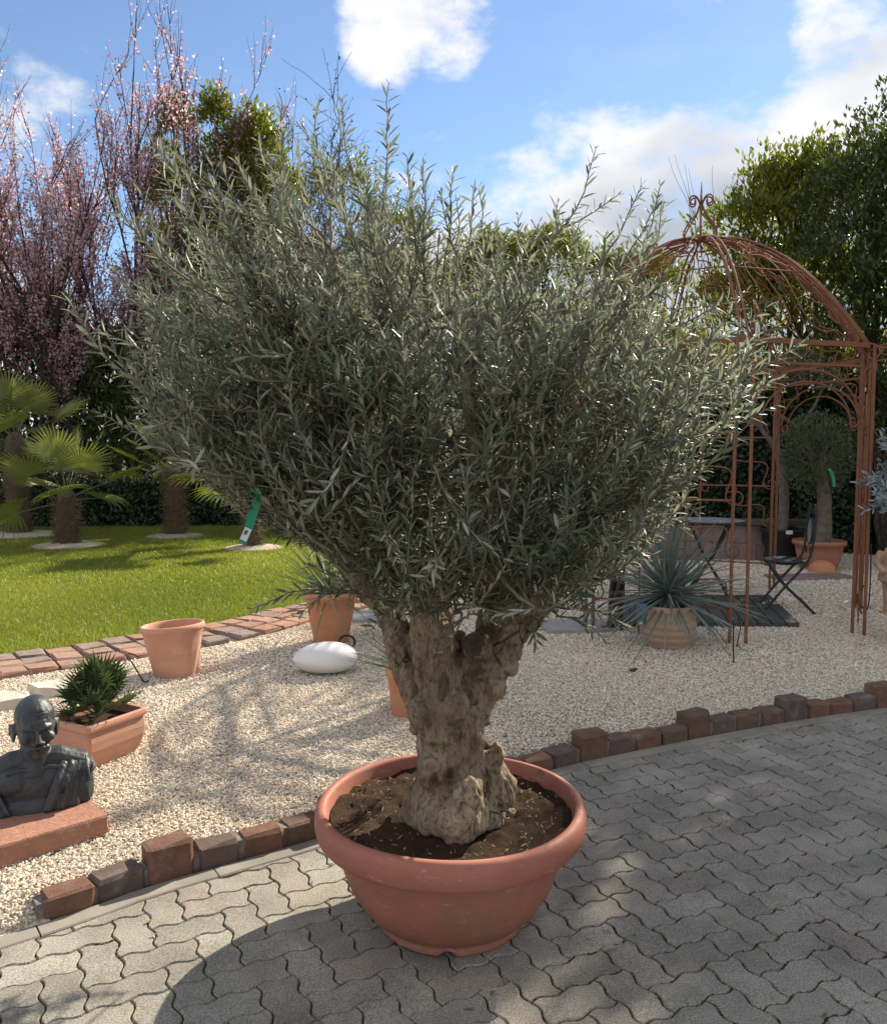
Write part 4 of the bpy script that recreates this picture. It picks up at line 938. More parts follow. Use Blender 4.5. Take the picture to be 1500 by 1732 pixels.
# the nearest leaves one by one, all sharing three leaf meshes
LMESH = []
for w_ in (.165, .19, .215):
    V, F, k = leaves(np.zeros((1, 3)), np.array([[1., 0, 0]]), np.array([[0, 0, 1.]]), np.ones(1), np.array([w_]), LEAF8)
    me = npmesh('olive_leaf', V, F, np.full(8, .3 + .25 * (w_ - .165) / .025)); me.materials.append(M_OLIVE); LMESH.append(me)
for q, k in enumerate(near):
    D = LD[k]; Nn = LN[k] - D * (LN[k] @ D); Nn /= np.linalg.norm(Nn); Sx = np.cross(Nn, D); o = bpy.data.objects.new('leaf', LMESH[q % 3]); COL.objects.link(o); o.parent = tree
    M = Matrix(((D[0], Sx[0], Nn[0]), (D[1], Sx[1], Nn[1]), (D[2], Sx[2], Nn[2]))); o.location = Vector(LP[k] - TB); o.rotation_euler = M.to_euler(); o.scale = (LL[k],) * 3
print('olive leaves', nL)

# green strap label hanging at the left of the crown
M_GREENTAG = simple('green_strap', (.02, .30, .15), (.02, .24, .12), 12, .4)
gt = empty('plant_tag', at(437, 830, 2.36), 0, 'green strap tag with white barcode sticker hanging at the left of the olive crown', 'tag')
def strip(pts, w, nrm=(0, -1, .1), th=.0012):
    P = np.array(pts, float); T = unit(np.gradient(P, axis=0)); Sx = unit(np.cross(T, np.array(nrm))); m = MB(); V = np.concatenate([P + Sx * w / 2, P - Sx * w / 2, P + Sx * w / 2 + np.array([0, th, 0]), P - Sx * w / 2 + np.array([0, th, 0])]); n = len(P)
    F = [(i, i + 1, n + i + 1, n + i) for i in range(n - 1)] + [(2 * n + i, 3 * n + i, 3 * n + i + 1, 2 * n + i + 1) for i in range(n - 1)] + [(i, 2 * n + i, 2 * n + i + 1, i + 1) for i in range(n - 1)] + [(n + i, n + i + 1, 3 * n + i + 1, 3 * n + i) for i in range(n - 1)]
    return m.add(V, F)
g0 = np.array(at(437, 830, 2.36)); gp = lambda px, py: np.array(at(px, py, 2.36)) - g0
strip([gp(436, 842), gp(430, 862), gp(424, 880), gp(420, 894)], .026).build('strap', M_GREENTAG, gt)
strip([gp(421, 892), gp(414, 908), gp(409, 919)], .024).build('tag_end', M_GREENTAG, gt)
lb = strip([gp(420.3, 893.5) - np.array([0, .002, 0]), gp(411.5, 914) - np.array([0, .002, 0])], .0205).build('sticker', M_WHITE, gt)
M_INK = simple('black_ink', (.03, .03, .03), None, 5, .7)
mb = MB()
for k in range(7):
    c = gp(420 - 2.6 + (-.42 * k), 897 + 1.05 * k) - np.array([0, .0035, 0]); mb.box((c[0], c[1], c[2]), (.010, .0006, .0008 + .0006 * (k % 2)), 0)
mb.build('barcode', M_INK, lb)
mb = MB(); mb.tube([gp(434, 832) + np.array([.016 * math.cos(a), .016 * math.sin(a), .006 * math.sin(2 * a)]) for a in np.linspace(0, 2 * PI, 14)], .009, 6, flat=.25); mb.build('loop', M_GREENTAG, gt, True)
mb = MB(); mb.tube([gp(437, 832), gp(437, 846)], [.014, .012], 8, flat=.4); mb.build('buckle', M_GREENTAG, gt, True)
# ------------------------------------------------------------------ bust on its stone slab
def redstone():
    t = NT('red_sandstone'); v = t.co(); c = t.mix(t.noise(v, 14, 7, .7), (.26, .115, .075), (.44, .235, .165)); c = t.mix(t.ramp(t.noise(v, 45, 5, .7), [(.55, 0.0), (.7, .7)]), c, (.55, .38, .29))
    t.color(c).rough(.95).spec(.2); b = t.bump(t.noise(v, 28, 6, .7), .8, .012); t.bump(t.noise(v, 180, 3), .4, .003, b); return t.m
M_RED = redstone()
C0 = gnd(177, 1381, .142); U = np.array([-.746, -.666]); Vv = np.array([-.60, .80])
pa_ = math.atan2(.666, .746)
cpl = np.array([C0.x, C0.y]) + U * .36 + Vv * .215
me = rough_block(.72, .43, .085, .006, 3, .0025)
bm = bmesh.new(); bm.from_mesh(me); bmesh.ops.subdivide_edges(bm, edges=bm.edges[:], cuts=5, use_grid_fill=True)
for v in bm.verts:
    k = 1.0 if v.co.z < .035 else .25
    v.co += Vector((1, 1, .4)) * (.010 * k * noise.fractal(v.co * 14, 1, 2, 4))
bm.to_mesh(me); bm.free()
pl = link('stone_plinth', me, M_RED); pl.location = (cpl[0], cpl[1], .142 - .0425); pl.rotation_euler = (0, 0, pa_)
tag(pl, 'rough red sandstone slab under the dark bust at the left edge', 'plinth')

def bust_mat():
    t = NT('dark_bronze'); v = t.co(); c = t.mix(t.noise(v, 9, 6, .6), (.018, .022, .026), (.050, .056, .060)); c = t.mix(t.ramp(t.noise(v, 40, 5, .7), [(.55, 0.0), (.75, .5)]), c, (.085, .085, .08))
    t.color(c).rough(t.ramp(t.noise(v, 25, 4), [(.3, .36), (.7, .58)])).spec(.5); t.bump(t.noise(v, 55, 5, .65), .35, .006); return t.m
M_BUST = bust_mat()
bust = empty('bust', (-1.72, 3.40, .143), rad(24), 'dark bust of a bald man, cloth over one shoulder, on the red slab', 'bust')
mb = MB()
HR = Matrix.Rotation(rad(9), 4, 'Z') @ Matrix.Rotation(rad(8), 4, 'X')
HP = Vector((0, .015, .27))
def hd_(p): q = HR @ (Vector(p) - HP) + HP; return (q.x, q.y, q.z)
R3 = HR.to_3x3()
def he(c, r): mb.ell(hd_(c), r, 16, 11, R3)
he((0, .012, .425), (.088, .104, .096)); he((0, -.020, .395), (.083, .082, .10)); he((0, -.034, .345), (.066, .066, .085)); he((0, -.055, .295), (.046, .048, .038)); he((0, -.092, .281), (.024, .018, .018))
for s in (-1, 1):
    he((s * .050, -.072, .357), (.026, .028, .026)); he((s * .090, .012, .360), (.012, .030, .044)); he((s * .099, .026, .370), (.009, .020, .030)); he((s * .030, -.094, .318), (.026, .014, .020)); he((s * .017, -.117, .349), (.011, .013, .011))
    he((s * .034, -.086, .384), (.019, .014, .0125))
mb.tube([hd_((-.062, -.070, .408)), hd_((-.032, -.094, .414)), hd_((0, -.096, .404)), hd_((.032, -.094, .414)), hd_((.062, -.070, .408))], [.009, .0135, .012, .0135, .009], 10)
mb.tube([hd_((0, -.098, .405)), hd_((0, -.116, .378)), hd_((0, -.128, .352))], [.010, .0125, .0175], 10)
mb.tube([hd_((-.046, -.086, .312)), hd_((-.02, -.110, .326)), hd_((0, -.113, .328)), hd_((.02, -.110, .326)), hd_((.046, -.086, .312))], [.004, .0085, .008, .0085, .004], 8)
mb.tube([hd_((-.028, -.098, .303)), hd_((0, -.108, .303)), hd_((.028, -.098, .303))], [.005, .0075, .005], 8)
mb.tube([(0, .030, .165), (0, .024, .23), hd_((0, .012, .32))], [.088, .066, .062], 14)
mb.tube([(-.225, .04, .115), (-.19, .036, .165), (-.10, .032, .205), (0, .034, .212), (.10, .032, .205), (.19, .036, .165), (.225, .04, .115)], [.05, .06, .056, .06, .056, .06, .05], 14)
mb.ell((0, .030, .085), (.205, .092, .135), 22, 14); mb.ell((-.085, -.012, .125), (.09, .05, .07)); mb.ell((.085, -.012, .125), (.09, .05, .07)); mb.ell((0, .02, .0), (.215, .10, .09), 20, 10)
mb.ell((-.19, .04, .06), (.062, .07, .12)); mb.ell((.19, .04, .06), (.062, .07, .12))
mb.tube([(-.12, -.045, .185), (-.05, -.035, .192), (-.012, -.04, .180)], [.009, .011, .008], 8); mb.tube([(.12, -.045, .185), (.05, -.035, .192), (.012, -.04, .180)], [.009, .011, .008], 8)
me = remesh(mb, .0040, 2); V = vco(me)
def dent(V, c, r, amt):
    c = np.array(hd_(c)); dd_ = np.linalg.norm(V - c, axis=1); w = np.clip(1 - dd_ / r, 0, 1) ** 2 * (3 - 2 * np.clip(1 - dd_ / r, 0, 1)); dv = R3 @ Vector(amt); V += w[:, None] * np.array(dv)
for s in (-1, 1):
    dent(V, (s * .034, -.094, .392), .026, (0, .014, 0)); dent(V, (s * .014, -.10, .388), .016, (0, .010, 0)); dent(V, (s * .052, -.085, .333), .028, (-s * .008, .012, 0)); dent(V, (s * .07, -.045, .42), .04, (-s * .008, .004, 0)); dent(V, (s * .10, .01, .365), .022, (-s * .007, 0, 0))
dent(V, (0, -.108, .3105), .013, (0, .008, 0))
for z_, a_ in ((.432, .0022), (.446, .002), (.459, .0015)):
    m_ = (np.abs(V[:, 2] - z_) < .004) & (V[:, 1] < -.04) & (np.abs(V[:, 0]) < .06); V[m_, 1] += a_
V[:, 2] = np.maximum(V[:, 2], 0); N = vno(me); V += N * (fbm(V, (22, 22, 22), 4) * .0022)[:, None]; setco(me, V); link('body', me, M_BUST, bust, True)
mb = MB()
for q in range(11):
    f = q / 10; x0 = .115 + .125 * f; x1 = .035 + .185 * f; yb = -.082 + .06 * f ** 2; r = .0085 + .0035 * math.sin(q * 2.1) + .002 * (q % 2)
    P = catmull(np.array([(x0 - .02, .12, .150), (x0 - .012, .05, .212 - .03 * f), (x0, -.012, .206 - .035 * f), ((x0 * .6 + x1 * .4), yb + .010, .145 - .02 * f), (x0 * .3 + x1 * .7 + .008 * math.sin(q * 1.7), yb, .08), (x1, yb - .006, .004)]), 5)
    mb.tube(P, r * (1 + .3 * np.sin(np.linspace(0, 7, len(P)) + q * 1.9)), 8)
for k in range(5):
    P = catmull(np.array([(.135 + .02 * k, .06 - .012 * k, .222 - .004 * k), (.175 + .012 * k, .02 - .015 * k, .208 - .012 * k), (.205 + .006 * k, .0 - .015 * k, .165 - .012 * k), (.215, -.012 * k, .11)]), 4); mb.tube(P, .0085, 7)
for q in range(5):
    x0 = -.235 + .018 * q; x1 = -.215 + .026 * q; P = catmull(np.array([(x0, .03, .125), (x0 + .006, -.03, .10), ((x0 + x1) / 2, -.056, .06), (x1, -.072, .004)]), 5); mb.tube(P, .010 + .003 * (q % 2), 8)
mb.ell((.195, .03, .09), (.055, .085, .10)); mb.ell((.15, -.015, .05), (.055, .055, .085)); mb.ell((-.195, .02, .05), (.05, .075, .08))
me = remesh(mb, .0045, 1); V = vco(me); V[:, 2] = np.maximum(V[:, 2], 0); N = vno(me); V += N * (fbm(V, (30, 30, 14), 4) * .003)[:, None]; setco(me, V); link('drapery', me, M_BUST, bust, True); bust.scale = (.90, .92, .93)

# ------------------------------------------------------------------ terracotta pots and plants
M_TC1 = terracotta('terracotta_pink', (.48, .235, .155), (.54, .29, .20), 4, .1, .85, .3)
M_TC2 = terracotta('terracotta_orange', (.50, .215, .11), (.56, .26, .14), 4, .1, .8, .2)
M_TC3 = terracotta('terracotta_sand', (.42, .27, .18), (.50, .35, .245), 5, .25, .9, .35)
M_TC4 = terracotta('terracotta_rust', (.36, .15, .09), (.42, .19, .12), 5, .1, .8, .15)
def open_lathe(prof, name, mat, root, n=48):
    mb = MB(); mb.lathe(prof, n); mb.f = [f for f in mb.f if len(f) == 4]; b = prof[0]
    k = len(mb.v); mb.v += [(b[0] * math.cos(2 * PI * j / n), b[0] * math.sin(2 * PI * j / n), b[1] + .001) for j in range(n)]; mb.f.append(tuple(range(k, k + n)))
    return mb.build(name, mat, root, True)
def fan_leaf(name, mat, nseg=30, R=.55, pet=.55, span=2.35, droop=.2, seed=0, pr=.009, cup=.12):
    r_ = np.random.default_rng(seed); V = []; F = []; T = []
    ang = np.linspace(-span, span, nseg); da = ang[1] - ang[0]
    for k, a in enumerate(ang):
        Lk = R * (1 - .20 * (abs(a) / span) ** 2) * r_.uniform(.93, 1.05); d = np.array([math.cos(a), math.sin(a), 0]); s = np.array([-math.sin(a), math.cos(a), 0]); b = len(V); tw = r_.normal(0, .03)
        for (f, wf) in ((.02, 1.0), (.30, 1.0), (.52, 1.0), (.78, .55)):
            w = math.tan(da / 2) * Lk * min(f, .52) * wf; c = np.array([pet, 0, 0]) + d * Lk * f; zc = cup * Lk * f - droop * Lk * max(f - .5, 0) ** 1.5 * 1.6 + tw * max(f - .5, 0)
            rid = .30 * w
            V += [tuple(c - s * w + np.array([0, 0, zc + rid])), tuple(c + np.array([0, 0, zc - rid])), tuple(c + s * w + np.array([0, 0, zc + rid]))]
        c = np.array([pet, 0, 0]) + d * Lk; V.append(tuple(c + np.array([0, 0, cup * Lk - droop * Lk * .5 ** 1.5 * 1.8 + tw * .6])))
        for q in range(3):
            o_ = b + q * 3; F += [(o_, o_ + 3, o_ + 4, o_ + 1), (o_ + 1, o_ + 4, o_ + 5, o_ + 2)]
        F += [(b + 9, b + 12, b + 10), (b + 10, b + 12, b + 11)]; T += [np.clip(.45 + r_.normal(0, .12) + .15 * math.cos(a), 0, 1)] * 13
    m = MB(); m.tube([(0, 0, 0), (pet * .5, 0, .02 * pet), (pet * 1.02, 0, 0)], [pr * 1.4, pr, pr * .7], 5); b = len(V); V += m.v; F += [tuple(b + i for i in f) for f in m.f]; T += [.35] * len(m.v)
    me = bpy.data.meshes.new(name); me.from_pydata(V, [], F); me.update(); at_ = me.attributes.new('tint', 'FLOAT', 'POINT'); at_.data.foreach_set('value', np.array(T, np.float32)); me.materials.append(mat); return me
M_PALM = leafmat('fan_palm_leaf', (.050, .075, .012), (.20, .215, .045), (.20, .21, .08), .38, .30, .5)
M_PALMD = leafmat('small_palm_leaf', (.018, .040, .012), (.065, .105, .030), (.09, .12, .06), .36, .18, .5)
FAN = [fan_leaf('palm_leaf', M_PALM, 28, .60, .72, 1.9, .10, s) for s in range(3)] + [fan_leaf('palm_leaf', M_PALM, 26, .58, .70, 1.9, .45, 9)]
FANS = [fan_leaf('small_palm_leaf', M_PALMD, 24, .135, .13, 1.75, .06, s + 20, .0028, .16) for s in range(2)]
def place_leaf(root, me, base, az, el, roll, sc):
    o = bpy.data.objects.new('leaf', me); COL.objects.link(o); o.parent = root; o.location = base
    o.rotation_euler = (Matrix.Rotation(az, 3, 'Z') @ Matrix.Rotation(-el, 3, 'Y') @ Matrix.Rotation(roll, 3, 'X')).to_euler(); o.scale = (sc,) * 3; return o
def fibre_mat():
    t = NT('palm_fibre'); v = t.co(); c = t.mix(t.noise(t.co((1, 1, .4)), 38, 6, .7), (.035, .025, .018), (.24, .17, .115)); t.color(c).rough(1).spec(.1); t.bump(t.noise(t.co((1, 1, .35)), 60, 5, .7), 1, .03); return t.m
M_FIBRE = fibre_mat(); M_HAIR = leafmat('palm_hair', (.06, .042, .028), (.30, .22, .15), None, .9, .1)
def palm(label, px, py, th, tr, sc, nl, seed, mound=.45):
    b = gnd(px, py, .10); r_ = np.random.default_rng(seed); root = empty('fan_palm', (b.x, b.y, .10), 0, label, 'palm', 'fan palms on the lawn')
    m = MB(); prof = [(tr * 1.08, -.03), (tr * 1.05, .1), (tr * .95, th * .3), (tr * 1.08, th * .55), (tr * 1.02, th * .8), (tr * .8, th), (tr * .4, th + .12)]; zz = np.linspace(-.03, th + .12, 26); m.lathe([(float(np.interp(z, [p[1] for p in prof], [p[0] for p in prof])), float(z)) for z in zz], 22)
    V = np.array(m.v); V[:, :2] *= (1 + .16 * fbm(V, (7, 7, 5), 3, seed))[:, None]; m.v = [tuple(p) for p in V]; m.build('trunk', M_FIBRE, root, True)
    n = 1300; a = r_.uniform(0, 2 * PI, n); z = r_.uniform(.0, th, n); R_ = tr * 1.0; P = np.c_[R_ * np.cos(a), R_ * np.sin(a), z]; D = np.c_[np.cos(a), np.sin(a), np.zeros(n)] * .6 + r_.normal(0, .7, (n, 3)); L = r_.uniform(.05, .16, n)
    o = leafobj('trunk_fibre', P, D, r_.normal(0, 1, (n, 3)), L, np.full(n, .008), LEAF4, M_HAIR, root); o['kind'] = 'stuff'
    for k in range(nl):
        f = (k + .5) / nl; el = rad(80 - 92 * f ** 1.1) + r_.normal(0, .08); az = k * 2.39996 + r_.normal(0, .2); place_leaf(root, FAN[3 if f > .72 else k % 3], (0, 0, th + .06 - .16 * f), az, el, r_.normal(0, .35), sc * r_.uniform(.85, 1.1) * (.85 + .25 * f))
    # pale gravel ring
    m = MB(); m.lathe([(mound, -.016), (mound * .85, .012), (mound * .5, .035), (tr * .8, .05)], 40); V = np.array(m.v); V[:, 2] += .006 * fbm(V, (14, 14, 1), 3); m.v = [tuple(p) for p in V]
    g_ = link('gravel_ring', m.mesh('gravel_ring'), M_GBED, None, True, (b.x, b.y, .10)); g_['kind'] = 'structure'; return root
palm('fan palm in front on the lawn with short hairy trunk and sunlit fans', 115, 922, .80, .165, .98, 13, 1, .62)
palm('tallest fan palm at the left edge behind the front palm', 32, 904, 1.75, .20, 1.05, 15, 2, .85)
palm('shaded fan palm right of the front palm, before the ivy hedge', 297, 906, 1.15, .17, 1.0, 14, 3, .55)
palm('slim fan palm partly hidden by the olive crown, beside the green tag', 428, 926, 1.05, .125, .95, 15, 4, .5)

# rectangular planter
N0 = np.array(gnd(148, 1231, .30)[:2]); d1 = unit(np.array([[.16, .30]]))[0]; d2 = np.array([-d1[1], d1[0]])
lx, ly = .385, .335
pc = N0 + d1 * lx / 2 + d2 * ly / 2
planter = empty('rectangular_planter', (pc[0], pc[1], GZ - .005), math.atan2(d1[1], d1[0]), 'bulging rectangular terracotta planter behind the bust', 'planter')
def rect_loft(levels, name, mat, root, cr=.02, cap=True):
    V = []; F = []; q = 4 * 4
    for (hx, hy, z) in levels:
        for (sx, sy, a0) in ((1, 1, 0), (-1, 1, PI / 2), (-1, -1, PI), (1, -1, 1.5 * PI)):
            for t in range(4): a = a0 + PI / 2 * t / 3; V.append((sx * (hx - cr) + cr * math.cos(a), sy * (hy - cr) + cr * math.sin(a), z))
    for i in range(len(levels) - 1):
        for j in range(q): F.append((i * q + j, i * q + (j + 1) % q, (i + 1) * q + (j + 1) % q, (i + 1) * q + j))
    F += [tuple(range(q))[::-1], tuple((len(levels) - 1) * q + j for j in range(q))] if cap else [tuple(range(q))[::-1]]
    if cap is None: F.pop()
    me = bpy.data.meshes.new(name); me.from_pydata(V, [], F); me.update(); return link(name, me, mat, root, False)
hx, hy = lx / 2, ly / 2
rect_loft([(hx * .74, hy * .72, 0), (hx * .855, hy * .84, .045), (hx * .93, hy * .915, .095), (hx * .95, hy * .94, .14), (hx * .935, hy * .925, .175), (hx * .91, hy * .90, .197)], 'body', M_TC1, planter, .018, False)
m_ = rect_loft([(hx * .91, hy * .90, .194), (hx * .99, hy * .99, .199), (hx * 1.0, hy * 1.0, .212), (hx * .99, hy * .985, .226), (hx * .955, hy * .945, .232), (hx * .88, hy * .86, .230), (hx * .86, hy * .84, .21), (hx * .85, hy * .83, .185)], 'rim', M_TC1, planter, .02, None)
V = MB(); sp_ = rect_loft([(hx * .84, hy * .82, .160), (hx * .855, hy * .835, .188)], 'soil', M_SOIL, planter, .015)
fp = empty('small_fan_palm', (pc[0], pc[1], GZ + .185), .4, 'small dense dark green fan palm growing in the rectangular planter', 'palm')
for k in range(26):
    f = (k + .5) / 26; place_leaf(fp, FANS[k % 2], (0, 0, .01 + .05 * (1 - f)), k * 2.39996, rad(86 - 72 * f) + RR.gauss(0, .1), RR.gauss(0, .5), RR.uniform(.85, 1.1) * (1.0 + .12 * (1 - f)))

# flat stones by the lawn edging
M_PALE = simple('pale_limestone', (.58, .53, .45), (.44, .39, .32), 9, .9, .7, 40, .25, .012)
def flatstone(label, c, pts, h, seed):
    bm = bmesh.new(); vs = [bm.verts.new((p[0], p[1], 0)) for p in pts]; f = bm.faces.new(vs); r = bmesh.ops.extrude_face_region(bm, geom=[f]); top = [v for v in r['geom'] if isinstance(v, bmesh.types.BMVert)]; rg_ = random.Random(seed)
    for v in top: v.co.z = h * rg_.uniform(.6, 1.2); v.co.x *= .86; v.co.y *= .86
    bmesh.ops.subdivide_edges(bm, edges=bm.edges[:], cuts=2, use_grid_fill=True); bmesh.ops.recalc_face_normals(bm, faces=bm.faces)
    for v in bm.verts: v.co += Vector((1, 1, .7)) * .012 * noise.fractal(v.co * 9 + Vector((seed, 0, 0)), 1, 2, 4)
    me = bpy.data.meshes.new('flat_stone'); bm.to_mesh(me); bm.free(); o = link('flat_stone', me, M_PALE); o.location = (c.x, c.y, GZ - .02); tag(o, label, 'stone', 'flat pale stones beside the planter'); return o
flatstone('larger flat pale stone behind the small fan palm', gnd(88, 1170, GZ), [(-.16, -.03), (-.02, -.15), (.17, -.09), (.24, .07), (.10, .15), (-.06, .07)], .075, 2)
flatstone('flat pale stone at the left edge behind the bust', gnd(12, 1192, GZ), [(-.22, -.1), (.02, -.13), (.17, -.03), (.10, .09), (-.1, .13), (-.25, .06)], .07, 5)

# empty round pot, tilted, with cable
rp = gnd(288, 1146, GZ); rpt = empty('round_pot', (rp.x, rp.y + .13, GZ - .02), 0, 'empty round terracotta pot leaning on the gravel by the lawn edging', 'pot')
rpt.rotation_euler = (rad(-3.5), rad(-3), .3)
open_lathe([(.145, 0), (.15, .012), (.17, .12), (.193, .24), (.206, .315), (.214, .325), (.222, .337), (.224, .352), (.218, .366), (.208, .370), (.200, .366), (.194, .345), (.180, .24), (.155, .06), (.14, .03), (.05, .03)], 'wall', M_TC1, rpt)
M_CABLE = simple('black_cable', (.02, .02, .02), None, 5, .6)
def cable(name, label, pts, r, cat='cable'):
    o = MB().tube(catmull(np.array(pts), 6), r, 6).build(name, M_CABLE, None, True); tag(o, label, cat); return o
A = lambda px, py, z=GZ + .012: tuple(gnd(px, py, z))
cable('cable', 'black cable on the gravel left of the empty round pot', [A(252, 1152), A(243, 1153), A(236, 1142, .12), A(224, 1122, .15), A(212, 1107, .15), A(222, 1106, .14), A(236, 1112, .12)], .006)

# long-leaved plants: many stiff blades, each one a leaf
def blade_mesh(name, mat, L=1.0, W_=.02, curve=.12, n=6, tint=.5):
    V = []; F = []
    for i in range(n):
        t = i / (n - 1); w = W_ * (1 - t ** 2.2) * (.55 + .45 * min(t * 5, 1)) + .0006; z = -curve * t * t; x = t * (1 - .1 * curve * t)
        V += [(x * L, -w / 2, (z) * L + w * .28), (x * L, 0, z * L), (x * L, w / 2, z * L + w * .28)]
    for i in range(n - 1): b = i * 3; F += [(b, b + 3, b + 4, b + 1), (b + 1, b + 4, b + 5, b + 2)]
    me = bpy.data.meshes.new(name); me.from_pydata(V, [], F); me.update(); a = me.attributes.new('tint', 'FLOAT', 'POINT'); a.data.foreach_set('value', np.full(len(V), tint, np.float32)); me.materials.append(mat); return me
M_YUCCA = leafmat('blue_yucca_leaf', (.095, .125, .105), (.22, .265, .235), None, .42, .06, .4, (1, 1.1, .9))
M_DASY = leafmat('green_blade_leaf', (.060, .090, .035), (.20, .245, .115), None, .40, .12, .4)
YB = [blade_mesh('yucca_blade', M_YUCCA, 1, w, c, 6, t) for (w, c, t) in ((.030, .04, .45), (.028, .16, .7), (.026, .38, .3), (.030, .10, .9))]
DB = [blade_mesh('green_blade', M_DASY, 1, w, c, 6, t) for (w, c, t) in ((.022, .05, .4), (.020, .16, .8), (.020, .30, .55))]
def rosette(root, meshes, n, base, L, el_hi, el_lo, seed, azr=(0, 2 * PI), pw=1.0):
    r_ = np.random.default_rng(seed)
    for k in range(n):
        f = ((k + .5) / n) ** pw; az = k * 2.39996 if azr[1] > 6 else r_.uniform(*azr); el = rad(el_hi + (el_lo - el_hi) * f) + r_.normal(0, .07)
        mi = len(meshes) - 1 - r_.integers(0, 2) if f > .85 else r_.integers(0, max(len(meshes) - 1, 1)); place_leaf(root, meshes[mi], tuple(np.array(base) + r_.normal(0, .012, 3)), az, el, r_.normal(0, .4), L * r_.uniform(.8, 1.12))
tp = gnd(557, 1090, GZ); tpx, tpy = tp.x, tp.y + .11
tpt = empty('tall_pot', (tpx, tpy, GZ - .01), 0, 'tall tapered orange terracotta pot with a spiky plant, behind the white oval lamp', 'pot')
open_lathe([(.135, 0), (.14, .01), (.165, .14), (.19, .28), (.205, .375), (.222, .385), (.228, .40), (.228, .425), (.220, .435), (.207, .435), (.200, .42), (.19, .36), (.15, .30)], 'wall', M_TC2, tpt)
soil_disc(tpt, .195, .385, 8, 24, .01)
dp = empty('spiky_plant', (tpx, tpy, GZ + .37), 0, 'green spiky plant with long narrow leaves in the tall orange pot', 'plant')
rosette(dp, DB, 130, (0, 0, .02), .72, 86, -8, 4, pw=.9)
cb = []
for k in range(40): a = k * .55; cb.append(np.array(at(587, 1086, tpy - .20)) + np.array([.062 * math.cos(a) + .004 * math.sin(k), .02 * math.sin(a * .7), .052 * math.sin(a)]))
cable('cable_coil', 'coiled black cable leaning at the right foot of the tall orange pot', cb, .005)

# white oval lamp
lp = gnd(546, 1143, GZ)
def lampmat():
    t = NT('white_lamp_plastic'); t.color((.72, .71, .68)).rough(.35).spec(.4); t.b.inputs['Subsurface Weight'].default_value = .25; t.b.inputs['Subsurface Radius'].default_value = (.03, .025, .02); return t.m
m = MB(); m.ell((0, 0, .108), (.232, .165, .112), 48, 26); V = np.array(m.v); V[:, 2] = np.where(V[:, 2] < .02, .02 - (.02 - V[:, 2]) * .25, V[:, 2]); V[:, 2] += .012 * (V[:, 0] / .23) * (V[:, 2] > .1); m.v = [tuple(p) for p in V]
o = m.build('stone_lamp', lampmat(), None, True, (lp.x, lp.y + .12, GZ - .012)); tag(o, 'smooth white oval garden lamp shaped like a pebble on the gravel', 'lamp')

# small pot behind the trunk
spx = gnd(688, 1212, GZ); spt = empty('small_pot', (spx.x, spx.y + .10, GZ - .01), 0, 'small orange terracotta pot half hidden behind the olive trunk', 'pot')
open_lathe([(.095, 0), (.098, .01), (.108, .12), (.118, .225), (.127, .232), (.131, .245), (.131, .272), (.126, .282), (.115, .282), (.110, .268), (.10, .10), (.05, .08)], 'wall', M_TC2, spt)
spl = empty('spiky_seedling', (spx.x, spx.y + .12, GZ + .26), 0, 'thin spiky plant in the small pot, leaves sticking out left of the olive trunk', 'plant')
MB().lathe([(.108, 0), (.10, .004), (.0001, .008)], 20, (0, -.02, -.035)).build('soil', M_SOIL, spl)
rosette(spl, DB, 24, (0, 0, -.02), .46, 60, 8, 8, (PI * .8, PI * 1.2)); rosette(spl, DB, 16, (0, 0, -.02), .34, 85, 35, 9)
sj = empty('glass_jar', (spx.x - .062, spx.y + .055, GZ + .235), 0, 'small glass jar lamp standing in the small pot behind the trunk', 'jar')
open_lathe([(.028, 0), (.032, .005), (.034, .05), (.030, .062), (.026, .07), (.024, .07), (.030, .045), (.026, .006)], 'glass', NT('jar_glass').color((.25, .36, .42)).rough(.08).m, sj, 20); MB().lathe([(.027, .068), (.029, .07), (.029, .08), (.0001, .082)], 18).build('lid', M_CABLE, sj)

# blue yucca in a ribbed sand pot
yp = gnd(1138, 1100, GZ); ypx, ypy = yp.x, yp.y + .17
ypt = empty('ribbed_pot', (ypx, ypy, GZ - .012), 0, 'bellied sand-coloured terracotta pot with horizontal rings holding the blue yucca', 'pot')
prof = []
for z, r in zip(np.linspace(0, .335, 40), np.interp(np.linspace(0, .335, 40), [0, .05, .12, .19, .25, .30, .335], [.150, .182, .213, .226, .220, .213, .212])): prof.append((float(r + .0035 * math.sin(z / .335 * 2 * PI * 5.5)), float(z)))
open_lathe(prof + [(.216, .343), (.214, .352), (.205, .355), (.196, .348), (.192, .31), (.16, .27)], 'wall', M_TC3, ypt); soil_disc(ypt, .196, .315, 8, 26, .012)
yy = empty('blue_yucca', (ypx, ypy, GZ + .31), 0, 'blue-grey yucca with a big sphere of narrow leaves in the ribbed pot', 'plant')
MB().tube([(0, 0, -.01), (0, 0, .05), (.004, 0, .11)], [.055, .05, .035], 12).build('stem', M_FIBRE, yy, True)
rosette(yy, YB, 230, (0, 0, .10), .76, 88, -24, 6, pw=.85)
lt = empty('plant_label', (ypx - .235, ypy - .10, GZ + .24), 0, 'blue and green printed plant label hanging at the ribbed pot', 'label')
M_LBLUE = simple('label_blue', (.07, .20, .42), (.12, .3, .5), 30, .5); M_LGREEN = simple('label_green', (.05, .14, .10), (.10, .2, .14), 40, .5)
MB().box((0, 0, .085), (.085, .003, .07)).build('top_print', M_LBLUE, lt); MB().box((0, -.0005, .04), (.09, .003, .018)).build('red_band', M_TC4, lt); MB().box((.004, 0, -.01), (.085, .003, .08)).build('bottom_print', M_LGREEN, lt); MB().box((-.012, -.0025, -.035), (.038, .0015, .022)).build('sticker', M_WHITE, lt)
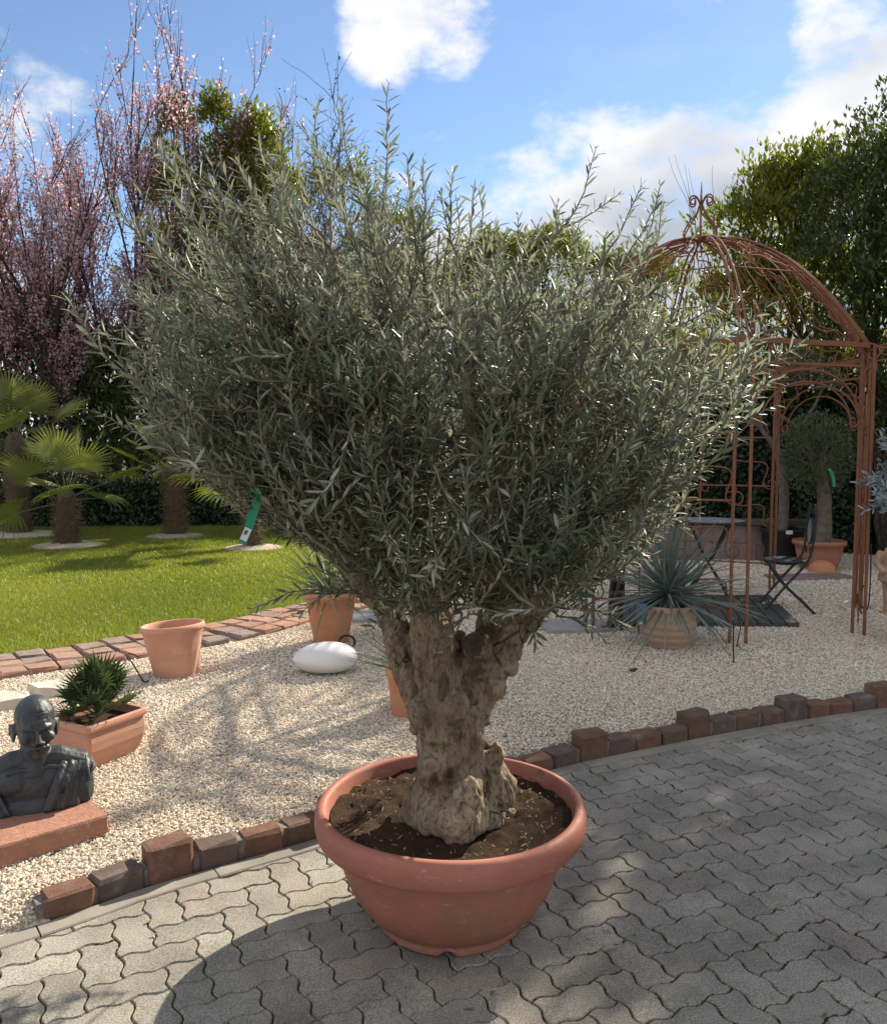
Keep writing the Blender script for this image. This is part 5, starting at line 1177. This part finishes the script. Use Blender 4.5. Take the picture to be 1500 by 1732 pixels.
# ------------------------------------------------------------------ rusty gazebo
def rustmat():
    t = NT('rust_iron'); v = t.co(); c = t.mix(t.noise(v, 9, 6, .7), (.155, .066, .040), (.33, .145, .080)); c = t.mix(t.ramp(t.noise(v, 60, 4, .7), [(.55, 0.0), (.75, .6)]), c, (.07, .035, .025)); t.color(c).rough(.9).spec(.25); t.bump(t.noise(v, 90, 4), .4, .003); return t.m
M_RUST = rustmat()
GC = np.array([2.52, 8.30]); GR = 1.63; EZ = 2.53; AZ_ = 3.70
gz = empty('gazebo', (GC[0], GC[1], GZ), 0, 'rusty iron gazebo with a domed scrollwork roof over the bistro set', 'gazebo')
VA = [rad(-94 + 45 * k) for k in range(8)]
vx = [np.array([GR * math.cos(a), GR * math.sin(a)]) for a in VA]
ez = EZ - GZ; az = AZ_ - GZ
def rib_pt(k, f):   # f: 0 apex .. 1 eave ; k may be fractional
    i = int(math.floor(k)) % 8; u = k - math.floor(k); p = vx[i] * (1 - u) + vx[(i + 1) % 8] * u
    return np.array([p[0] * f, p[1] * f, az - (az - ez) * f ** 2.15])
def gz_tube(name, P, r, n=5, flat=1.0): return MB().tube(np.array(P), r, n, flat=flat).build(name, M_RUST, gz, True)
def spiral(c, r0, r1, a0, turns, n=22):
    t = np.linspace(0, 1, n); r = r0 + (r1 - r0) * t; a = a0 + turns * 2 * PI * t; return np.c_[c[0] + r * np.cos(a), c[1] + r * np.sin(a)]
def scroll2(p, q, turns=1.15, rs=.16, flip=1):
    """an S or C scroll in a plane: (u,v) from p to q with a curl at each end"""
    p, q = np.array(p, float), np.array(q, float); d = q - p; L = np.linalg.norm(d); n = np.array([-d[1], d[0]]) / L
    body = [p + d * t + n * flip * L * .24 * math.sin(PI * 2 * t) for t in np.linspace(.0, 1, 16)]
    def curl(c_end, dirv_, s):
        a0 = math.atan2(-dirv_[1], -dirv_[0]); out = []
        perp = np.array([-dirv_[1], dirv_[0]]) * s; c = c_end + perp * rs * L; a0 = math.atan2(*(c_end - c)[::-1])
        for t in np.linspace(0.06, 1, 15): r = rs * L * (1 - .72 * t); a = a0 + s * turns * 2 * PI * t; out.append(c + r * np.array([math.cos(a), math.sin(a)]))
        return out
    t0 = unit((body[0] - body[1])[None])[0]; t1 = unit((body[-1] - body[-2])[None])[0]
    return np.array(curl(body[0], t0, -flip)[::-1] + body + curl(body[-1], t1, -flip))
for k in range(8):
    tang = unit(np.array([[-math.sin(VA[k]), math.cos(VA[k])]]))[0]
    for s in (-1, 1):
        b = vx[k] + (tang * s * .065 if k % 2 == 0 else vx[k] / GR * s * .05); MB().box((b[0], b[1], ez / 2 - .04), (.022, .022, ez + .08), VA[k]).build('post', M_RUST, gz)
    # small S-scrolls between the two bars
    for z0 in (ez - .62, ez - .30):
        S2 = scroll2((-.035, z0), (.035, z0 + .22), .9, .16, 1); gz_tube('scroll', [(vx[k][0] + tang[0] * u, vx[k][1] + tang[1] * u, v) for u, v in S2], .0055, 4)
    rb = [rib_pt(k, f) for f in np.linspace(.03, 1, 18)]
    for s in (-1, 1):
        off = np.array([tang[0], tang[1], 0]) * s * .028; gz_tube('rib', [p + off * min(1, np.hypot(p[0], p[1]) * 3) for p in rb], .0105, 6)
    gz_tube('rib', [p - np.array([0, 0, .04]) for p in rb[1:]], .006, 5)
    # eave curl outside the corner
    ra = np.array([math.cos(VA[k]), math.sin(VA[k])]); S2 = np.concatenate([np.array([(GR, 0.02), (GR + .08, -.015), (GR + .16, .0)]), spiral((GR + .17, .07), .07, .02, -PI / 2, 1.1)])
    gz_tube('eave_curl', [(ra[0] * u, ra[1] * u, ez + v) for u, v in S2], .009, 5)
    S2 = spiral((GR + .03, -.07), .075, .03, PI * .5, -.75); gz_tube('eave_curl', [(ra[0] * u, ra[1] * u, ez + v) for u, v in S2], .009, 5)
for k in range(8):
    a, b = vx[k], vx[(k + 1) % 8]; L = np.linalg.norm(b - a); T = (b - a) / L; mid = (a + b) / 2; ang = math.atan2(T[1], T[0])
    MB().box((mid[0], mid[1], ez), (L, .03, .042), ang).build('eave_beam', M_RUST, gz); MB().box((mid[0], mid[1], ez - .175), (L - .15, .022, .022), ang).build('eave_beam', M_RUST, gz)
    pl3 = lambda u, v, a=a, T=T: (a[0] + T[0] * u, a[1] + T[1] * u, v)
    for j in range(4):
        u0 = .12 + (L - .24) * j / 4; S2 = scroll2((u0 + .02, ez - .145), (u0 + (L - .24) / 4 - .02, ez - .04), 1.0, .17, 1 if j % 2 else -1); gz_tube('scroll', [pl3(u, v) for u, v in S2], .006, 4)
    if k % 2 == 0:       # open arches
        h0 = ez - .62; arc = [pl3(L / 2 - (L / 2 - .08) * math.cos(t), h0 + .40 * math.sin(t)) for t in np.linspace(0, PI, 22)]; gz_tube('arch', arc, .010, 5)
        arc = [pl3(L / 2 - (L / 2 - .16) * math.cos(t), h0 - .06 + .36 * math.sin(t)) for t in np.linspace(0, PI, 22)]; gz_tube('arch', arc, .008, 5)
        for s in (0, 1):
            S2 = scroll2((.13, h0 + .18), (.30, h0 + .40), 1.0, .17, 1); S2 = S2 if s == 0 else np.c_[L - S2[:, 0], S2[:, 1]]; gz_tube('scroll', [pl3(u, v) for u, v in S2], .006, 4)
            S2 = spiral((.14, h0 - .02), .055, .02, PI, 1.1); S2 = S2 if s == 0 else np.c_[L - S2[:, 0], S2[:, 1]]; gz_tube('scroll', [pl3(u, v) for u, v in S2], .007, 4)
    else:                # scrolled side panels
        for z in (.28, 1.17, 1.72): MB().box((mid[0], mid[1], z), (L - .1, .016, .016), ang).build('crossbar', M_RUST, gz)
        for u in (L * .35, L * .65): q = pl3(u, 0); MB().box((q[0], q[1], .86), (.014, .014, 1.72), ang).build('bar', M_RUST, gz)
        for (z0, z1) in ((.30, .72), (.74, 1.15), (1.19, 1.70)):
            for s in (0, 1):
                S2 = scroll2((.12, z0 + .04), (L * .33, z1 - .04), 1.1, .16, 1); S2 = S2 if s == 0 else np.c_[L - S2[:, 0], S2[:, 1]]; gz_tube('scroll', [pl3(u, v) for u, v in S2], .007, 4)
        gz_tube('arch', [pl3(L / 2 - (L / 2 - .08) * math.cos(t), 1.74 + .34 * math.sin(t)) for t in np.linspace(0, PI, 18)], .008, 5)
    # scrolls filling each dome field: (across 0..1, down 0..1)
    def fld(u, v, k=k): return rib_pt(k + min(max(u, .02), .98), min(max(v, .05), .99))
    for (p, q, fl) in (((.25, .95), (.55, .52), 1), ((.78, .95), (.45, .55), -1), ((.38, .50), (.62, .22), 1), ((.70, .60), (.85, .84), -1), ((.30, .62), (.16, .86), 1)):
        S2 = scroll2(p, q, 1.05, .17, fl); gz_tube('dome_scroll', [fld(u, v) for u, v in S2], .0065, 4)
    gz_tube('dome_ring', [fld(u, .20) for u in np.linspace(0.0, 1, 5)], .008, 5)
    gz_tube('dome_ring', [fld(u, .66) for u in np.linspace(0.0, 1, 7)], .0065, 5)
# finial
for k in range(6):
    a = k * PI / 3 + .2; ra = np.array([math.cos(a), math.sin(a)]); S2 = catmull(np.array([(.17, -.02), (.175, .07), (.12, .17), (.05, .25), (.02, .33)]), 5); gz_tube('finial_cage', [(ra[0] * u, ra[1] * u, az + v) for u, v in S2], .008, 5)
    S2 = np.concatenate([[(.0, .30), (.02, .37)], spiral((.085, .375), .055, .02, PI * .85, -1.05)]); gz_tube('finial_curl', [(ra[0] * u, ra[1] * u, az + v) for u, v in S2], .0085, 5)
gz_tube('finial_spike', [(0, 0, az + .28), (0, 0, az + .42), (0, 0, az + .56)], [.016, .011, .003], 6); gz.children[-1].name = 'finial_spike'
m = MB(); m.lathe([(.05, az - .01), (.06, az + .005), (.05, az + .02), (.0001, az + .025)], 16); m.build('finial_cap', M_RUST, gz, True)

# climbing stem on the near-left post
vp = gnd(1040, 1066, GZ); vb = np.array([vp.x, vp.y + .02, GZ]); vine = empty('climbing_vine', tuple(vb), 0, 'twisted woody climber growing up the front left gazebo leg', 'climber')
m = MB()
for k in range(4):
    P = [(.045 * math.cos(z * 4.5 + k * 1.57) + .02 * math.sin(z * 2), .045 * math.sin(z * 4.5 + k * 1.57), z) for z in np.linspace(-.03, 2.3, 30)]; m.tube(P, np.linspace(.030, .014, 30) * (1 + .15 * np.sin(np.linspace(0, 20, 30) + k)), 7)
m.tube([(.0, 0, .02), (-.10, -.02, .015), (-.20, -.03, -.01)], [.03, .025, .01], 7); m.build('stem', M_BARK, vine, True)
P = np.c_[RN.normal(0, .10, 260), RN.normal(0, .10, 260), RN.uniform(1.3, 2.4, 260)]; o = leafobj('foliage', P, rdir(260), rdir(260), RN.uniform(.04, .07, 260), RN.uniform(.02, .03, 260), LEAF4, M_LAUREL, vine); o['kind'] = 'stuff'

# ------------------------------------------------------------------ deck mat, table, chair
def oldwood():
    t = NT('weathered_board'); c = t.mix(t.noise(t.co((14, 1.2, 1)), 5, 6, .7), (.03, .032, .029), (.14, .142, .128)); c = t.mix(t.math('MULTIPLY', t.rnd(), .5), c, (.045, .05, .045)); t.color(c).rough(.9).spec(.2); t.bump(t.noise(t.co((30, 1.5, 1)), 6, 4), .5, .004); return t.m
M_WOOD = oldwood()
d0, d1_, d2_, = gnd(1352, 1061, GZ), gnd(1338, 1007, GZ), gnd(1100, 1057, GZ)
deck = empty('wooden_deck', (2.55, 7.33, GZ), 0, 'flat dark weathered board deck on the gravel under the bistro chair', 'deck')
nb = 13; x0_, x1_ = 1.55, 3.20; bw = (x1_ - x0_) / nb
for k in range(nb):
    q0 = x0_ + bw * k - 2.55; sh = .30
    V = []; F = [(0, 1, 2, 3), (4, 7, 6, 5), (0, 4, 5, 1), (1, 5, 6, 2), (2, 6, 7, 3), (3, 7, 4, 0)]
    for zz in (.03, -.02):
        V += [(q0 + .006, 0, zz), (q0 + bw - .006, 0, zz), (q0 + bw - .006 + sh, 1.45, zz), (q0 + .006 + sh, 1.45, zz)]
    MB().add(V, F).build('board', M_WOOD, deck)
M_IRON = simple('black_iron', (.022, .024, .026), (.035, .036, .038), 20, .5, .2, 60)
def mosaic():
    t = NT('mosaic'); v = t.co(); n = t.new('ShaderNodeTexVoronoi'); t.l.new(v, n.inputs['Vector']); n.inputs['Scale'].default_value = 30; s = t.new('ShaderNodeSeparateColor'); t.l.new(n.outputs['Color'], s.inputs[0])
    c = t.ramp(s.outputs[0], [(0, (.28, .27, .27)), (.5, (.40, .38, .36)), (.8, (.24, .28, .33)), (1, (.30, .20, .15))], 'CONSTANT'); e = t.ramp(t.vor(v, 30, 'DISTANCE_TO_EDGE'), [(.03, 1.0), (.08, 0.0)]); t.color(t.mix(e, c, (.30, .28, .26))).rough(.35).spec(.5); return t.m
M_MOS = mosaic()
tx, ty, tz = 2.90, 9.0, .80
tb = empty('bistro_table', (tx, ty, GZ), 0, 'round bistro table with pale mosaic top behind the blue yucca', 'table')
MB().lathe([(.0001, tz), (.37, tz), (.375, tz + .008), (.37, tz + .016), (.0001, tz + .017)], 40).build('table_top', M_MOS, tb, False)
m = MB(); m.tube([(.385 * math.cos(a), .385 * math.sin(a), tz + .006) for a in np.linspace(0, 2 * PI, 41)], .014, 6); m.build('rim', M_IRON, tb, True)
for k in range(4):
    a = k * PI / 2 + .5; c, s = math.cos(a), math.sin(a); MB().tube([(c * .30, s * .30, tz - .01), (c * .06, s * .06, tz * .52), (-c * .30, -s * .30, 0)], .013, 6).build('leg', M_IRON, tb, True)

ch = empty('bistro_chair', (3.36, 8.08, GZ), rad(-14), 'black folding bistro chair with slatted seat and round mosaic back', 'chair')
# local: seat front towards -x? built facing -x, back at +x
sh_ = .50
m_seat = MB(); m_seat.tube([(.21 * math.cos(a), .20 * math.sin(a), sh_) for a in np.linspace(0, 2 * PI, 33)], .011, 6); m_seat.build('seat_frame', M_IRON, ch, True)
for k in range(7):
    y = -.165 + .055 * k; w = math.sqrt(max(.20 ** 2 - y * y, 0)) * 1.02; MB().box((0, y, sh_ + .008), (2 * w, .034, .008)).build('slat', M_IRON, ch)
for s in (-1, 1):
    y = s * .195; MB().tube(catmull(np.array([(.235, y, 1.0), (.225, y, .80), (.20, y, .60), (.15, y, .48), (-.02, y, .27), (-.22, y, .0)]), 5), .0125, 6).build('leg', M_IRON, ch, True)
    MB().tube([(-.17, y * .88, sh_ - .01), (-.02, y * .88, .27), (.26, y * .88, 0)], .0125, 6).build('leg', M_IRON, ch, True)
MB().tube([(.15, -.19, .47), (.15, .19, .47)], .008, 5).build('stretcher', M_IRON, ch); MB().tube([(.18, -.17, .09), (.18, .17, .09)], .008, 5).build('stretcher', M_IRON, ch); MB().tube([(-.15, -.19, .09), (-.15, .19, .09)], .008, 5).build('stretcher', M_IRON, ch)
m = MB(); P = [(.215 + .03 * (z - .66), .105 * math.sin(a), z) for a, z in ((a, .79 + .125 * math.cos(a)) for a in np.linspace(0, 2 * PI, 30))]; m.tube(P, .010, 6); br = m.build('back_ring', M_IRON, ch, True)
m = MB(); c_ = (.222, 0, .79); ring = [(.215 + .03 * (.79 + .12 * math.cos(a) - .66) , .10 * math.sin(a), .79 + .12 * math.cos(a)) for a in np.linspace(0, 2 * PI, 30)[:-1]]
n_ = len(ring); m.add([(p[0] - .006, p[1], p[2]) for p in ring] + [(p[0] + .006, p[1], p[2]) for p in ring], [tuple(range(n_)), tuple(range(n_, 2 * n_))[::-1]] + [(i, n_ + i, n_ + (i + 1) % n_, (i + 1) % n_) for i in range(n_)]); m.build('mosaic_back', M_MOS, ch)
for s in (-1, 1):
    S2 = np.concatenate([[(.195, .93), (.19, 1.0)], spiral((.125, 1.005), .062, .022, 0, 1.1)]); MB().tube([(.23, s * u, v) for u, v in S2], .008, 5).build('back_scroll', M_IRON, ch, True)
    S2 = np.concatenate([[(.195, .60), (.15, .64)], spiral((.12, .60), .045, .018, PI * .4, 1.1)]); MB().tube([(.205, s * u, v) for u, v in S2], .006, 5).build('back_scroll', M_IRON, ch, True)
    MB().tube([(.225, s * .10, .80), (.225, s * .195, .80)], .007, 5).build('back_bar', M_IRON, ch)

# ------------------------------------------------------------------ potted trees behind the gazebo
M_GLEAF = leafmat('small_olive_leaf', (.035, .055, .024), (.10, .13, .060), (.15, .18, .12), .42, .12, .4)
M_TRUNK2 = simple('pale_trunk', (.20, .165, .13), (.115, .095, .075), 12, .95, .7, 45, bd=.01)
bp = np.array([4.75, 11.55])
bk = empty('black_pot', (bp[0], bp[1], GZ), 0, 'black plastic nursery pot with small white label by the ivy hedge', 'pot')
M_BLACKP = simple('black_plastic', (.016, .017, .018), (.025, .026, .028), 10, .55)
open_lathe([(.235, 0), (.24, .01), (.285, .44), (.30, .45), (.305, .475), (.298, .485), (.285, .48), (.275, .42), (.2, .40)], 'wall', M_BLACKP, bk); soil_disc(bk, .275, .43, 6, 22, .01); MB().box((-.03, -.302, .455), (.09, .008, .05)).build('label', M_WHITE, bk)
ct = empty('cloud_tree', (bp[0], bp[1], GZ + .43), 0, 'cloud-pruned tree with forked pale trunk in the black pot', 'tree'); B0 = np.array([bp[0], bp[1], GZ + .43])
w_ = lambda px, py, dy=0: np.array(at(px, py, bp[1] + dy)) - B0
m = MB(); m.tube(catmull(np.array([(0, 0, -.05), w_(1326, 840), w_(1322, 790), w_(1314, 765)]), 5), np.interp(np.linspace(0, 1, 16), [0, 1], [.075, .060]), 10)
for pts_, r0 in (([(1314, 765), (1302, 745), (1285, 722), (1270, 700), (1262, 660)], .042), ([(1314, 765), (1314, 735), (1312, 700), (1316, 665), (1330, 640)], .045), ([(1316, 700), (1350, 720), (1375, 690), (1392, 655)], .03)):
    Q = catmull(np.array([w_(*p) for p in pts_]), 4); m.tube(Q, np.linspace(r0, r0 * .6, len(Q)), 8)
m.build('trunk', M_TRUNK2, ct, True)
PP = []
for (px, py, r) in ((1262, 650, .24), (1330, 632, .30), (1392, 640, .30), (1360, 610, .28)):
    c = w_(px, py); d = rdir(900) * RN.uniform(.5, 1, (900, 1)); d[:, 2] *= .55; PP.append(c + d * r)
P = np.concatenate(PP); n = len(P); o = leafobj('foliage', P, rdir(n) + np.array([0, 0, .5]), rdir(n) + np.array([0, 0, .8]), RN.uniform(.03, .055, n), RN.uniform(.012, .02, n), LEAF4, M_GLEAF, ct); o['kind'] = 'stuff'

bw_ = np.array([5.02, 11.0]); bo = empty('bowl_pot', (bw_[0], bw_[1], GZ - .01), 0, 'round rust-coloured bowl pot with the ball-shaped olive', 'pot')
open_lathe([(.21, 0), (.22, .01), (.265, .12), (.29, .24), (.30, .32), (.325, .325), (.34, .35), (.335, .385), (.322, .39), (.305, .37), (.29, .30), (.2, .28)], 'wall', M_TC4, bo); soil_disc(bo, .292, .325, 6, 24, .012)
bt = empty('ball_olive', (bw_[0], bw_[1], GZ + .31), 0, 'ball-shaped small olive tree on a thick trunk in the rust-coloured bowl', 'tree'); B1 = np.array([bw_[0], bw_[1], GZ + .31])
w1 = lambda px, py, dy=0: np.array(at(px, py, bw_[1] + dy)) - B1
m = MB(); m.tube(catmull(np.array([(0, 0, -.05), w1(1393, 895), w1(1394, 850), w1(1390, 815), w1(1384, 780)]), 5), np.interp(np.linspace(0, 1, 21), [0, .3, 1], [.125, .10, .06]), 12)
for k in range(16): d = rdir(1)[0]; d[2] = abs(d[2]); m.tube(pline(w1(1386, 800), w1(1380, 770) + d * .38, 5, .05, .02), np.linspace(.02, .006, 5), 5, cap=False)
me = m.mesh('trunk'); V = vco(me); N = vno(me); setco(me, V + N * (fbm(V, (16, 16, 7), 4) * .014)[:, None]); link('trunk', me, M_TRUNK2, bt, True)
n = 6500; d = rdir(n) * (RN.uniform(.15, 1, (n, 1)) ** .45); P = w1(1380, 768) + d * np.array([.50, .45, .56]) * (1 + .12 * np.sin(d[:, :1] * 6) * np.sin(d[:, 2:] * 7)); o = leafobj('foliage', P, unit(d) + rdir(n) * .8 + np.array([0, 0, .4]), rdir(n) + np.array([0, 0, .6]), RN.uniform(.035, .065, n), RN.uniform(.010, .016, n), LEAF4, M_GLEAF, bt); o['kind'] = 'stuff'
g2 = empty('plant_tag', tuple(at(1404, 795, 10.45)), 0, 'small mint green strap tag hanging from the ball-shaped olive', 'tag'); g0 = np.array(at(1404, 795, 10.45)); gq = lambda px, py: np.array(at(px, py, 10.45)) - g0
strip([gq(1402, 793), gq(1407, 800), gq(1410, 812), gq(1411, 823)], .040).build('strap', M_GREENTAG, g2)
dm = gnd(1393, 968, GZ); m = MB(); m.lathe([(.172, -.02), (.172, .01), (.165, .05), (.145, .09), (.11, .122), (.06, .143), (.02, .149), (.0001, .150)], 28); o = m.build('terracotta_dome', M_TC2, None, True, (dm.x, dm.y + .05, GZ)); tag(o, 'upturned orange terracotta half-dome on the gravel before the bowl pot', 'dome')

# pink block wall of a raised bed with a timber plank
M_PINKB = simple('pink_block', (.30, .21, .185), (.22, .155, .14), 7, .95, .6, 50); M_PLANK = simple('grey_plank', (.105, .09, .075), (.06, .052, .045), 12, .9, .5, 40)
bd = empty('raised_bed', (4.0, 12.0, GZ), rad(-6), 'low pink block wall with a timber plank on top, behind the bistro table', 'wall')
for r in range(2):
    for k in range(9):
        MB().box((-1.5 + k * .31 + (r % 2) * .155, 0, .125 + r * .25), (.303, .25, .243), 0, .008).build('block', M_PINKB, bd)
MB().box((-.15, -.04, .545), (3.1, .34, .07), 0, .01).build('plank', M_PLANK, bd); MB().box((1.42, -.17, .25), (.07, .07, .52)).build('stake', M_PLANK, bd)

# terracotta garden figure at the right edge
sg = gnd(1512, 1034, GZ); st = empty('garden_figure', (sg.x, sg.y, GZ), rad(-18), 'sandy terracotta garden figure of a child cut by the right edge', 'figurine')
m = MB()
for s in (-1, 1):
    m.tube([(s * .055, .0, .03), (s * .058, .01, .16), (s * .06, .01, .32)], [.036, .046, .058], 12); m.ell((s * .062, -.045, .022), (.036, .075, .024)); m.tube([(s * .125, .0, .585), (s * .175, -.02, .47), (s * .13, -.09, .40), (s * .05, -.12, .42)], [.045, .038, .032, .026], 10); m.ell((s * .035, -.13, .43), (.026, .024, .022))
m.lathe([(.10, .27), (.155, .30), (.150, .36), (.125, .45), (.12, .54), (.105, .61), (.06, .65), (.045, .68)], 20); m.ell((0, 0, .755), (.082, .088, .098)); m.ell((0, .02, .78), (.09, .09, .09)); m.ell((0, -.088, .75), (.012, .014, .012))
me = remesh(m, .009, 2); V = vco(me); N = vno(me); setco(me, V + N * (fbm(V, (14, 14, 5), 3) * .004)[:, None]); link('figure', me, M_TC3, st, True); m = MB(); m.lathe([(.15, -.02), (.15, .008), (.14, .012), (.0001, .012)], 24); m.build('base', M_TC3, st)

# silver-blue tree at the right edge, in its own pot
sx, sy = 3.88, 6.6; spot = empty('round_pot', (sx, sy, GZ), 0, 'plain terracotta pot of the silver tree just outside the right edge', 'pot')
open_lathe([(.17, 0), (.20, .12), (.225, .28), (.24, .30), (.24, .33), (.225, .335), (.21, .32), (.18, .25)], 'wall', M_TC1, spot); soil_disc(spot, .212, .29, 6, 20, .01)
M_SILVER = leafmat('silver_leaf', (.20, .25, .27), (.40, .46, .48), None, .5, .06, .4, (1, 1, 1))
sv = empty('silver_tree', (sx, sy, GZ + .29), 0, 'silver-blue leafed small tree reaching in at the right edge', 'tree'); m = MB(); tips_ = []
m.tube([(0, 0, -.03), (.02, 0, .5), (-.02, 0, 1.1)], [.035, .03, .024], 8)
for k in range(26):
    a = k * 2.4; d = unit(np.array([math.cos(a), math.sin(a), RN.uniform(-.15, 1.3)])); grow(m, tips_, (-.01, 0, .78 + .38 * RN.uniform()), d, RN.uniform(.34, .46), .010, 1, .6, .1, (5, 8), .5, 4, 4, .08, .3)
m.build('branches', M_TRUNK2, sv, True); P, q = on_tips(tips_, 3600, .012); n = len(P); L = RN.uniform(.045, .075, n); o = leafobj('foliage', P, q + rdir(n) * .9, rdir(n), L, L * .22, LEAF8, M_SILVER, sv); o['kind'] = 'stuff'

# large rust pot with a palm, glimpsed through the olive fork
hp = np.array([.62, 9.3]); hpt = empty('large_pot', (hp[0], hp[1], GZ), 0, 'large pinkish terracotta pot glimpsed through the fork of the olive', 'pot')
open_lathe([(.24, 0), (.25, .01), (.32, .2), (.37, .42), (.40, .43), (.41, .46), (.41, .50), (.395, .51), (.37, .49), (.35, .40), (.2, .38)], 'wall', M_TC1, hpt); soil_disc(hpt, .352, .45, 6, 24, .012)
hpl = empty('potted_palm', (hp[0], hp[1], GZ + .45), 0, 'fan palm in the large pinkish pot behind the olive fork', 'palm'); MB().tube([(0, 0, -.03), (.01, 0, .15), (0, 0, .3)], [.08, .085, .06], 12).build('trunk', M_FIBRE, hpl, True)
for k in range(12): f = (k + .5) / 12; place_leaf(hpl, FAN[k % 3], (0, 0, .28), k * 2.39996, rad(80 - 90 * f), RR.gauss(0, .3), .55)
# pale stepping slabs
M_SLAB = simple('grey_slab', (.34, .33, .31), (.27, .26, .245), 6, .9, .4, 90)
for (px, py, lx_, ly_, rz_, lab) in ((975, 1058, .62, .42, .1, 'grey stepping slab right of the olive trunk on the gravel'), (618, 1042, .60, .42, -.1, 'grey stepping slab left of the olive trunk behind the tall pot'), (1370, 975, 1.0, .40, .1, 'pinkish slab in the gravel behind the bistro chair')):
    p = gnd(px, py, .085); o = link('stepping_slab', rough_block(lx_, ly_, .06, .008, int(px), .002), M_SLAB if px != 1370 else M_PINKB); o.location = (p.x, p.y, .066); o.rotation_euler = (0, 0, rz_); tag(o, lab, 'slab')
# wires and stakes
def wire(name, label, pts, r=.006): cable(name, label, pts, r, 'stake')
b = gnd(1241, 1122, GZ); wire('wire_stake', 'thin dark wire stake in the gravel in front of the near gazebo leg', [at(1241, 1122, b.y), at(1240, 1090, b.y), at(1241, 1048, b.y)], .0055)
b = gnd(1246, 1094, GZ); wire('wire_stake', 'short bent dark wire beside the near gazebo leg', [at(1245, 1096, b.y), at(1249, 1078, b.y), at(1252, 1060, b.y), at(1248, 1045, b.y)], .005)
b = gnd(1458, 1038, GZ); wire('wire_stake', 'tall thin dark stake with bent foot left of the garden figure', [at(1473, 920, b.y), at(1472, 980, b.y), at(1467, 1030, b.y), at(1453, 1022, b.y)], .007)
b = gnd(1457, 1038, GZ); wire('wire_stake', 'curved dark wire in the gravel left of the garden figure', [at(1462, 990, b.y), at(1451, 1005, b.y), at(1450, 1020, b.y), at(1457, 1038, b.y)], .007)
p = gnd(1070, 1131, GZ + .02); m = MB(); m.ell((0, 0, .01), (.028, .018, .012)); m.ell((.02, .006, .014), (.016, .012, .012)); o = m.build('pine_cone', M_BARK, None, True, (p.x, p.y, GZ)); tag(o, 'small dark brown clod lying on the gravel in front of the ribbed pot', 'clod')

# ------------------------------------------------------------------ small litter: moss cushions in the joints, a few fallen leaves
n = 9000; cand = np.c_[RN.uniform(-1.6, 3.2, n), RN.uniform(1.9, 4.8, n)]
ij = np.linalg.solve(np.c_[E1, E2], (cand - O0).T).T; k_ = RN.integers(0, 2, n); fr = ij - np.floor(ij); base_ = np.floor(ij); tt = RN.uniform(0, 1, n); fx = np.interp(tt, [p[0] for p in FT] + [1.0], [p[1] for p in FT] + [0.0])
Q = O0 + np.where(k_[:, None] == 0, (base_[:, :1] + tt[:, None]) * E1 + base_[:, 1:] * E2 + fx[:, None] * L1, base_[:, :1] * E1 + (base_[:, 1:] + tt[:, None]) * E2 + fx[:, None] * L2)
mossy = np.array([noise.fractal(Vector((q[0] * 2.2, q[1] * 2.2, 4.0)), 1, 2, 3) for q in Q]) + .25 * (Q[:, 0] > .4) - .25 * (Q[:, 0] < -.3)
ok = (mossy > -.02); Q = Q[ok]
ij = np.floor(np.linalg.solve(np.c_[E1, E2], (Q - O0 + 1e-4).T).T)
inb = np.array([(q - EC.near(q)[0]) @ np.array([EC.near(q)[1][1], -EC.near(q)[1][0]]) > .02 for q in Q]); Q = Q[inb]
M_MOSS = leafmat('joint_moss', (.05, .042, .008), (.16, .125, .035), None, .95, .0, .1)
n = len(Q) * 5; P = np.repeat(np.c_[Q, np.full(len(Q), -.008)], 5, 0) + np.c_[RN.normal(0, .0032, (n, 2)), np.zeros(n)]
L = RN.uniform(.006, .0125, n); o = leafobj('joint_moss', P, rdir(n) * np.array([.8, .8, .3]) + np.array([0, 0, .8]), rdir(n), L, L * .7, LEAF4, M_MOSS, PAV); o['kind'] = 'stuff'; o['label'] = 'brown-green moss growing in the paver joints'
M_FALLEN = leafmat('fallen_leaf', (.10, .075, .035), (.30, .25, .13), None, .8, .05)
n = 70; X = RN.normal(.2, 1.0, n); Y = RN.uniform(2.1, 4.0, n); q_ok = np.array([(np.array([x, y]) - EC.near(np.array([x, y]))[0]) @ np.array([EC.near(np.array([x, y]))[1][1], -EC.near(np.array([x, y]))[1][0]]) > .03 for x, y in zip(X, Y)]); q_ok &= np.hypot(X - PC.x, Y - PC.y) > .3; X, Y = X[q_ok], Y[q_ok]; n = len(X)
L = RN.uniform(.012, .05, n); o = leafobj('fallen_leaves', np.c_[X, Y, np.full(n, .004)], rdir(n) * np.array([1, 1, .06]), rdir(n) * .25 + np.array([0, 0, 1.]), L, L * .24, LEAF8, M_FALLEN, None); tag(o, 'scattered dry olive leaves on the paving around the pot', 'leaves', kind='stuff')
